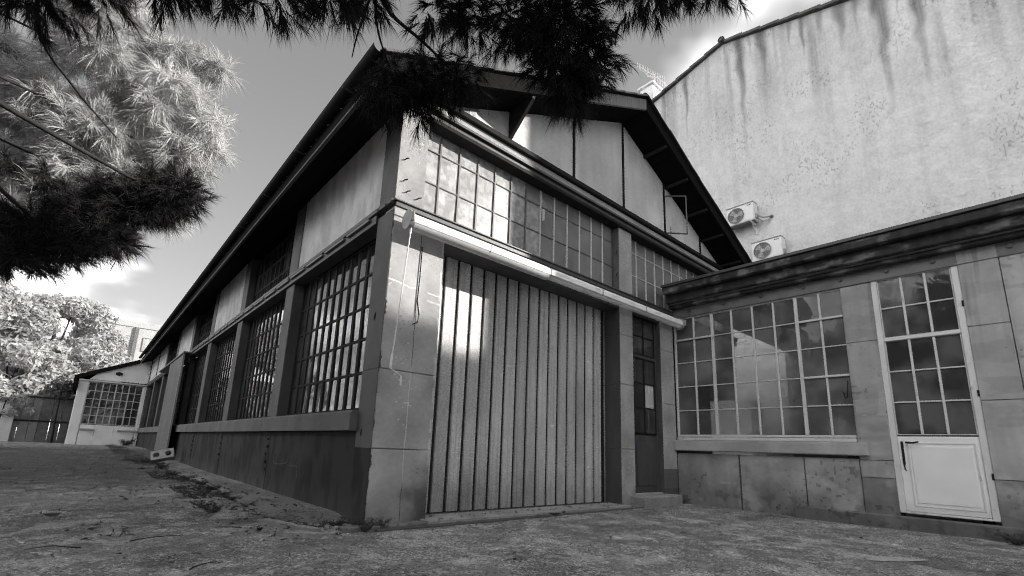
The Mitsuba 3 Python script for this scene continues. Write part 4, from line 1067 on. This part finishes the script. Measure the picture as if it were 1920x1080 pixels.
add(DP + '__branch', tube(curve([[-3.5, -6.0, 3.2], [-4.2, -4.6, 3.2], [-4.4, -3.6, 3.05], [-4.3, -2.6, 2.9]], 14), 0.06, 8, 0.03), 'm_bark', smooth=True)
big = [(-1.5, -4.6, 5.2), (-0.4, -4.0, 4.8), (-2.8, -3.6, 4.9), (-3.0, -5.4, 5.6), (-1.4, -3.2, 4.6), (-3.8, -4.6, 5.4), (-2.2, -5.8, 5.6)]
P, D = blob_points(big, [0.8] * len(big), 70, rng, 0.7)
add(DP + '__needles', tufts(P, D, 34, 0.15, 0.008, 0.42, rng), 'm_needle_shade_dark', kind='stuff')
add(DP + '__trunk', tube(curve([[-3.9, -6.4, -0.2], [-3.7, -6.2, 2.0], [-3.3, -5.7, 4.2], [-2.6, -5.2, 6.0]], 18), 0.26, 12, 0.12), 'm_bark', smooth=True)
FORK = [-1.26, -2.05, 3.36]
brs = [([-3.3, -5.7, 4.2], [-2.4, -3.9, 4.1], [-1.6, -2.7, 3.75], FORK, .06, .018), (FORK, [-1.1, -1.95, 3.33], [-0.85, -1.95, 3.28], [-0.60, -1.92, 3.24], .016, .006), (FORK, [-1.2, -1.95, 3.28], [-1.12, -1.85, 3.22], [-0.95, -1.7, 3.16], .011, .004),
       (FORK, [-1.26, -1.95, 3.24], [-1.26, -1.85, 3.12], [-1.24, -1.75, 3.05], .009, .003), ([-3.3, -5.7, 4.2], [-2.2, -4.6, 4.4], [-0.9, -3.3, 3.9], [-0.2, -2.6, 3.35], .05, .008), ([-0.9, -3.3, 3.9], [-0.3, -3.3, 3.95], [0.2, -3.2, 3.9], [0.55, -3.35, 3.82], .02, .005),
       ([-2.4, -3.9, 4.1], [-2.4, -2.9, 3.7], [-2.5, -2.0, 3.3], [-2.65, -1.3, 3.0], .03, .006), ([-1.6, -2.7, 3.75], [-1.75, -2.4, 3.4], [-1.9, -1.95, 3.15], [-2.05, -1.6, 3.0], .018, .005), ([-2.65, -1.5, 3.1], [-2.7, -0.9, 2.9], [-2.55, -0.5, 2.85], [-2.3, -0.1, 2.8], .014, .004)]
for a, b, c, d, r0, r1 in brs:
    add(DP + '__branch', tube(curve([a, b, c, d], 16), r0, 7, r1), 'm_bark', smooth=True)


def broad_leaves(centers, radii, per, size, rng, flat=0.8):
    P, D = blob_points(centers, radii, per, rng, flat, 0.55)
    n = len(P)
    a = unit(np.cross(D, rng.normal(size=(n, 3))))
    b = unit(np.cross(D, a) + rng.normal(size=(n, 3)) * 0.4)
    s = size * (0.6 + 0.8 * rng.random((n, 1)))
    v = np.stack([P - a * s, P - b * s * 0.38 + a * s * 0.05, P + a * s, P + b * s * 0.38 + a * s * 0.05 + D * s * 0.12], 1).reshape(-1, 3)
    k = np.arange(n)[:, None] * 4
    return v, np.stack([k + [0, 1, 2], k + [0, 2, 3]], 1).reshape(-1, 3)


def far_tree(label, x, y, h, r, seed, m='m_leaf_bright', per=800, size=0.17, group=None):
    rg = np.random.default_rng(seed)
    k = thing('broadleaf_tree', label, 'tree', group)
    cs, rs = [], []
    for i in range(34):
        d = unit(rg.normal(size=3))
        cs.append([x + d[0] * r * 0.75, y + d[1] * r * 0.6, h * 0.56 + d[2] * h * 0.36])
        rs.append(r * rg.uniform(0.24, 0.42))
    v, f = broad_leaves(cs, np.array(rs), per / 6, size, rg)
    add(k + '__crown', (v, f), m, kind='stuff')
    add(k + '__trunk', tube(curve([[x, y, -0.2], [x + 0.1, y, h * 0.25], [x - 0.1, y, h * 0.5], [x, y, h * 0.8]], 10), r * 0.09, 8, 0.05), 'm_bark', smooth=True)
    for i in range(5):
        add(k + '__limb', tube(curve([[x, y, h * (0.2 + 0.06 * i)], (np.array([x, y, h * 0.35]) + np.array(cs[i])) / 2, cs[i]], 8), r * 0.035, 6, 0.02), 'm_bark', smooth=True)


far_tree('tall pale tree behind the fence at the left edge', -8.6, 37, 10.2, 3.4, 1)
far_tree('large bright tree rising behind the annex roof', -4.6, 39, 10.2, 3.7, 2)
far_tree('bright tree whose crown meets the far white block', -2.9, 42, 8.8, 2.8, 3)
far_tree('bushy pale tree low behind the plank fence', -5.4, 33, 5.6, 2.4, 4)
far_tree('pale tree close behind the annex', -2.2, 34.5, 6.0, 2.0, 5)
# garden trees along the left of the yard, outside the view: they stand in the window reflections
for i, (x, y, h, r) in enumerate(((-13.5, -6.5, 8.2, 3.6), (-14.5, -0.5, 8.6, 3.8), (-15.0, 9.8, 6.5, 2.6), (-12.8, -12.5, 8.0, 3.6), (-13.5, 5.5, 8.0, 3.4))):
    far_tree(('tree at the left side of the yard nearest the viewer', 'tree at the left side of the yard opposite the white door', 'tree at the left side of the yard beyond the pale pine', 'tree at the left side of the yard behind the viewer', 'tree at the left side of the yard beside the pale pine trunk')[i], x, y, h, r, 20 + i, 'm_leaf_dark', 420, 0.24)
# dark shrub by the fence and twigs in front of it
SB = thing('garden_shrub', 'dark round shrub beside the annex corner', 'shrub')
rg = np.random.default_rng(5)
v, f = broad_leaves([(-3.3, 28.2, 3.1), (-2.95, 28.2, 2.9), (-3.6, 28.3, 2.8), (-3.2, 28.2, 2.55)], np.array([.42, .34, .36, .38]), 300, 0.10, rg)
add(SB + '__foliage', (v, f), 'm_leaf_dark', kind='stuff')
add(SB + '__stem', tube([[-3.2, 28.4, 0.1], [-3.25, 28.3, 1.5], [-3.25, 28.2, 2.8]], 0.05, 7, 0.02), 'm_bark', smooth=True)
SB = thing('garden_shrub', 'pale sprawling shrub hanging over the plank fence', 'shrub')
v, f = broad_leaves([(-4.7, 28.4, 2.1), (-5.4, 28.3, 2.4), (-4.2, 28.4, 1.6), (-6.2, 28.4, 2.3), (-6.9, 28.4, 2.0), (-4.9, 28.4, 1.5)], np.array([.42, .45, .28, .5, .5, .3]), 200, 0.12, rg)
add(SB + '__foliage', (v, f), 'm_leaf_bright', kind='stuff')
add(SB + '__stem', tube([[-5.2, 28.6, 0.1], [-5.2, 28.5, 1.2], [-5.1, 28.4, 2.2]], 0.05, 7, 0.02), 'm_bark', smooth=True)


# ------------------------------------------------------------------ small things on the ground
def weed(x, y, h, n, label, seed, m='m_weed', wide=0.9):
    rg = np.random.default_rng(seed)
    k = thing('weed', label, 'plant')
    z = float(ground_z(np.array([x]), np.array([y]))[0])
    vs, fs, o = [], [], 0
    stems = []
    for i in range(n):
        a, l = rg.uniform(0, 2 * np.pi), h * rg.uniform(0.5, 1.1)
        d = np.array([math.cos(a) * wide, math.sin(a) * wide, rg.uniform(0.5, 1.3)])
        p = [np.array([x, y, z]) + d * l * t * np.array([1, 1, 1 - 0.35 * t]) + rg.normal(size=3) * 0.004 for t in np.linspace(0, 1, 5)]
        stems.append(tube(p, 0.003, 4, 0.0015))
        for q in range(7):
            c = p[1 + q % 4] + rg.normal(size=3) * 0.012
            e, s = unit(rg.normal(size=3) + [0, 0, 0.6]), unit(rg.normal(size=3))
            L = h * rg.uniform(0.14, 0.28)
            vs.append([c, c + e * L * 0.5 + s * L * 0.24, c + e * L, c + e * L * 0.5 - s * L * 0.24])
            fs += [[o, o + 1, o + 2], [o, o + 2, o + 3]]
            o += 4
    add(k + '__leaves', (np.array(vs).reshape(-1, 3), np.array(fs)), m, kind='stuff')
    add(k + '__stem', cat_(stems), m)


weed(-0.05, -0.06, 0.13, 26, 'leafy weed growing at the foot of the corner pier', 1)
weed(0.10, -0.12, 0.13, 22, 'low weed on the kerb edge right of the corner', 2)
weed(-0.22, 0.14, 0.12, 22, 'small weed at the side wall left of the corner', 3)
weed(-0.42, 0.12, 0.09, 24, 'low mat of small leaves beside the pavement slabs', 4, wide=1.6)
weed(-0.58, 0.20, 0.07, 20, 'spreading weed next to the pale broken slab', 5, wide=1.8)
weed(-0.62, 1.2, 0.06, 14, 'dry weed at the pavement edge in front of the first side window', 6, 'm_straw', 1.5)
weed(-0.50, 4.1, 0.11, 30, 'dark weed clump at the pavement edge by the second side window', 7, 'm_weed', 1.5)
weed(-0.52, 5.0, 0.12, 30, 'dark weed clump beyond the first one along the pavement', 8, 'm_weed', 1.5)
weed(-0.62, 9.4, 0.16, 34, 'tall weed clump in front of the cinder block', 9, 'm_weed', 1.2)
weed(-0.75, 11.4, 0.16, 30, 'weed clump beside the cinder block', 10, 'm_weed', 1.2)
weed(5.5, -0.12, 0.12, 40, 'dark tuft in the inner corner right of the step', 12, 'm_weed', 1.6)
weed(5.45, -3.95, 0.16, 36, 'dark weeds at the foot of the wing right of the white door', 13, 'm_weed', 1.2)
weed(5.45, -4.3, 0.16, 36, 'dark weeds at the right edge under the wing wall', 14, 'm_weed', 1.2)
weed(-0.4, 25.6, 0.5, 30, 'small plant against the white annex wall', 15, 'm_weed', 0.8)


def grass(region, n, h, m, seed, label):
    rg = np.random.default_rng(seed)
    x = rg.uniform(region[0], region[1], n)
    y = region[2] + (region[3] - region[2]) * rg.random(n) ** 1.3
    keep = meshkit.fbm(np.stack([x * 1.6, y * 0.9, x * 0], -1), 3, seed) > 0.50
    x, y = x[keep], y[keep]
    P = np.stack([x, y, ground_z(x, y) + 0.005], -1)
    D = unit(rg.normal(size=(len(x), 3)) * [1, 1, 0.25] + [0, 0, 0.25])
    add('dry_grass', tufts(P, D, 8, h, 0.006, 0.5, rg, 0.3), m, kind='stuff', label=label, cat='grass')


grass((-1.0, -0.5, 1.2, 13), 1500, 0.06, 'm_weed', 3, 'thin dark grass and needles along the pavement edge')
grass((-5.5, -0.7, 0.4, 24), 1500, 0.05, 'm_weed', 4, 'fallen pine needles scattered over the asphalt')
grass((-1.2, -0.6, 12, 25), 700, 0.16, 'm_straw', 5, 'pale dry grass at the far end of the side wall')

# broken slabs by the corner
add('broken_slab', prism([(-0.74, 0.62), (-0.66, 0.64), (-0.44, -0.10), (-0.52, -0.12)], -0.1, -0.052, 'z'), 'm_slab', label='long pale broken slab edge lying left of the corner', cat='slab')
add('broken_slab', prism([(-0.78, -0.06), (-0.60, -0.04), (-0.42, -0.29), (-0.50, -0.30)], -0.1, -0.066, 'z'), 'm_slab', label='pale triangular slab nearest the viewer, left of the corner', cat='slab')
# sunk kerb in front of the garage door
add('kerb', box(0.02, 5.3, -0.235, -0.172, -0.2, -0.079, 0.008), 'm_side_pier', kind='structure', label='dark low kerb in front of the threshold', cat='kerb')
add('kerb', box(-0.25, 0.58, -0.17, -0.004, -0.2, -0.06, 0.01), 'm_pavement', kind='structure', label='concrete edge at the foot of the corner pier', cat='kerb')
# worn pale patches of old repair in the asphalt (thin skins)
def skin(cx, cy, rx, ry, rot, seed, dz=0.006):
    rg = np.random.default_rng(seed)
    an = np.linspace(0, 2 * np.pi, 29)[:-1]
    r = 1 + 0.10 * np.sin(an * 3 + seed) + 0.05 * rg.normal(size=28)
    x, y = np.cos(an) * rx * r, np.sin(an) * ry * r
    X, Y = cx + x * math.cos(rot) - y * math.sin(rot), cy + x * math.sin(rot) + y * math.cos(rot)
    v = np.vstack([np.c_[X, Y, ground_z(X, Y) + dz], [[cx, cy, float(ground_z(np.array([cx]), np.array([cy]))[0]) + dz + 0.002]]])
    k = np.arange(28)
    return v, np.stack([k, (k + 1) % 28, k * 0 + 28], 1)


add('repair_patch', skin(3.12, -3.33, 0.28, 0.09, -0.55, 3), 'm_worn', kind='structure', label='pale oval repair patch in the asphalt', cat='patch')


# fallen leaves and stones
def curl_leaf(x, y, L, rot, m, label, curl=1.2, w=0.45):
    n, mm = 9, 5
    z = float(ground_z(np.array([x]), np.array([y]))[0])
    t = np.linspace(0, 1, n)
    s = np.linspace(-1, 1, mm)
    Tt, Ss = np.meshgrid(t, s, indexing='ij')
    wd = L * w * np.sin(np.pi * (0.08 + 0.9 * Tt)) ** 0.8
    X, Y, Z = (Tt - 0.5) * L, Ss * wd * 0.5, 0.012 + np.abs(Ss) ** 1.5 * wd * 0.45 * curl + ((Tt - 0.5) ** 2) * L * 0.8 * curl
    c, q = math.cos(rot), math.sin(rot)
    v = np.stack([x + X * c - Y * q, y + X * q + Y * c, z + Z], -1).reshape(-1, 3)
    i, j = np.meshgrid(np.arange(n - 1), np.arange(mm - 1), indexing='ij')
    qd = np.stack([i * mm + j, (i + 1) * mm + j, (i + 1) * mm + j + 1, i * mm + j + 1], -1).reshape(-1, 4)
    add('fallen_leaf', (v, qd), m, smooth=True, label=label, cat='leaf')


curl_leaf(-0.10, -0.26, 0.19, 0.5, 'm_weed', 'large curled dead leaf lying by the corner pier')
curl_leaf(-2.20, 1.72, 0.15, 0.6, 'm_leaf_dark', 'dark curled leaf alone on the asphalt at the left', 0.9)
curl_leaf(-0.86, 0.16, 0.10, 1.0, 'm_needle_shade_dark', 'small dark leaf left of the broken slabs')
curl_leaf(2.6, -0.16, 0.12, 0.7, 'm_weed', 'dry leaf on the garage threshold', 1.2)
curl_leaf(2.35, -0.24, 0.13, 2.1, 'm_weed', 'curled leaf beside the threshold leaf', 1.0)
curl_leaf(0.30, -1.75, 0.05, 0.3, 'm_needle_shade_dark', 'tiny dark leaf at the bottom centre of the yard')
rg = np.random.default_rng(8)
bits = []
for i in range(1500):
    x, y = rg.uniform(-3.5, 5.2), rg.uniform(-4.0, 1.5)
    if y > -0.28 and x > -0.7:
        y = rg.uniform(-1.2, -0.3)
    s = 0.0035 + 0.011 * rg.random() ** 4
    bits.append(trimesh.creation.icosphere(0, 1.0).apply_transform(np.diag([s * rg.uniform(0.8, 1.6), s, s * 0.5, 1])).apply_translation([x, y, float(ground_z(np.array([x]), np.array([y]))[0]) + s * 0.3]))
rub = []
for i in range(90):
    x, y = rg.normal(-0.42, 0.16), rg.normal(0.12, 0.22)
    if x > -0.05:
        continue
    q = 0.010 + 0.020 * rg.random() ** 2
    m = trimesh.creation.icosphere(1, 1.0)
    m.vertices *= 1 + 0.25 * (meshkit.noise(m.vertices * 1.7 + i, 3)[:, None] - 0.5) * 2
    rub.append(m.apply_transform(np.diag([q * rg.uniform(0.8, 1.5), q, q * 0.6, 1])).apply_transform(trimesh.transformations.rotation_matrix(rg.uniform(0, 6), [0, 0, 1])).apply_translation([x, y, float(ground_z(np.array([x]), np.array([y]))[0]) + q * 0.35]))
add('rubble', cat_(rub), 'm_stone', kind='stuff', label='small rubble heaped by the corner slabs', cat='rubble')
for i, (x, y, a, l) in enumerate(((-0.62, 0.55, 0.3, 0.30), (-0.95, 0.42, 2.6, 0.22), (-1.75, 0.2, 0.1, 0.35), (-2.0, 0.1, 2.9, 0.28), (-1.5, -0.9, 0.4, 0.2))):
    z = float(ground_z(np.array([x]), np.array([y]))[0]) + 0.008
    pts = [[x + l * t * math.cos(a) + 0.02 * math.sin(t * 7 + i), y + l * t * math.sin(a) + 0.02 * math.cos(t * 5 + i), z + 0.012 * math.sin(t * 3.1)] for t in np.linspace(0, 1, 8)]
    add('twig', tube(pts, 0.005, 5, 0.002), 'm_bark', smooth=True, label=('dry twig beside the long broken slab', 'dry twig left of the broken slabs', 'twig lying on the open asphalt at the left', 'second twig on the open asphalt at the left', 'short twig at the lower left')[i], cat='twig')
add('gravel', cat_(bits), 'm_stone', kind='stuff', label='small pale stone chips scattered over the asphalt', cat='gravel')
lt = []
vs, fs = [], []
for i in range(340):
    if i < 160:
        x, y, z = rg.uniform(0.3, 5.3), rg.uniform(-0.5, 0.1), None
    else:
        x, y, z = rg.uniform(-3, 4.5), rg.uniform(-3.5, 1.5), None
    if y > -0.05 and x < 0.7:
        continue
    zz = float(ground_z(np.array([x]), np.array([y]))[0]) + 0.006
    if y > -0.17 and 0.6 < x < 4.07:
        zz = -0.048
    elif y > -0.24 and x > 0.0:
        zz = -0.074
    c, e, s = np.array([x, y, zz]), unit(rg.normal(size=3) * [1, 1, 0.25]), unit(rg.normal(size=3) * [1, 1, 0.3])
    L = rg.uniform(0.02, 0.06)
    o = len(vs)
    vs += [c, c + e * L * 0.5 + s * L * 0.3 + [0, 0, 0.012], c + e * L + [0, 0, 0.004], c + e * L * 0.5 - s * L * 0.3 + [0, 0, 0.008]]
    fs += [[o, o + 1, o + 2], [o, o + 2, o + 3]]
add('leaf_litter', (np.array(vs), np.array(fs)), 'm_straw', kind='stuff', label='bits of dead leaf scattered along the threshold', cat='leaves')

vs, fs = [], []
for i in range(420):
    y = -0.3 + 10.5 * rg.random() ** 1.4
    x = -0.55 + rg.normal() * 0.22
    if x > -0.06:
        continue
    c, e, sd = np.array([x, y, max(float(ground_z(np.array([x]), np.array([y]))[0]) + 0.008, -0.045 if x > -0.42 and y > 0.4 else -1)]), unit(rg.normal(size=3) * [1, 1, 0.25]), unit(rg.normal(size=3) * [1, 1, 0.3])
    L = rg.uniform(0.025, 0.07)
    o = len(vs)
    vs += [c, c + e * L * 0.5 + sd * L * 0.3 + [0, 0, 0.014], c + e * L + [0, 0, 0.006], c + e * L * 0.5 - sd * L * 0.3 + [0, 0, 0.010]]
    fs += [[o, o + 1, o + 2], [o, o + 2, o + 3]]
add('leaf_litter', (np.array(vs), np.array(fs)), 'm_weed', kind='stuff', label='dark leaf litter along the pavement edge of the side wall', cat='leaves')
for i, (x, y, h) in enumerate(((-0.60, 0.75, 0.07), (-0.55, 1.9, 0.07), (-0.56, 2.6, 0.09), (-0.50, 3.3, 0.08), (-0.54, 6.2, 0.12), (-0.60, 7.4, 0.14), (-0.02, 1.6, 0.05), (-0.02, 3.36, 0.08), (-0.02, 5.2, 0.06))):
    weed(x, y, h, 20, ('tiny weed tuft at the near end of the pavement edge', 'weed tuft on the pavement edge below the first side window', 'second weed tuft below the first side window', 'weed tuft on the pavement edge at the first pier', 'weed tuft on the pavement edge by the third side window',
                       'tall weed tuft on the pavement edge short of the cinder block', 'weed in the wall foot joint below the first side window', 'weed in the wall foot joint at the first panel joint', 'weed in the wall foot joint below the second side window')[i], 40 + i, 'm_weed', 1.4)

# hollow cinder block propped by the sliding door
def cinder():
    import manifold3d as m3
    b = m3.Manifold.cube([0.5, 0.22, 0.24], True)
    for x in (-0.13, 0.13):
        b = b - m3.Manifold.cylinder(0.5, 0.07, 0.07, 24, True).rotate([90, 0, 0]).translate([x, 0, 0])
    me = b.to_mesh()
    return trimesh.Trimesh(me.vert_properties[:, :3], me.tri_verts, process=False)


cb = cinder()
cb.apply_transform(trimesh.transformations.euler_matrix(math.radians(-22), math.radians(-14), math.radians(-12)))
cb.apply_translation([-0.42, 11.2, 0.17])
add('cinder_block', cb, 'm_sill_pale', label='hollow concrete block propped at the foot of the side wall', cat='block')
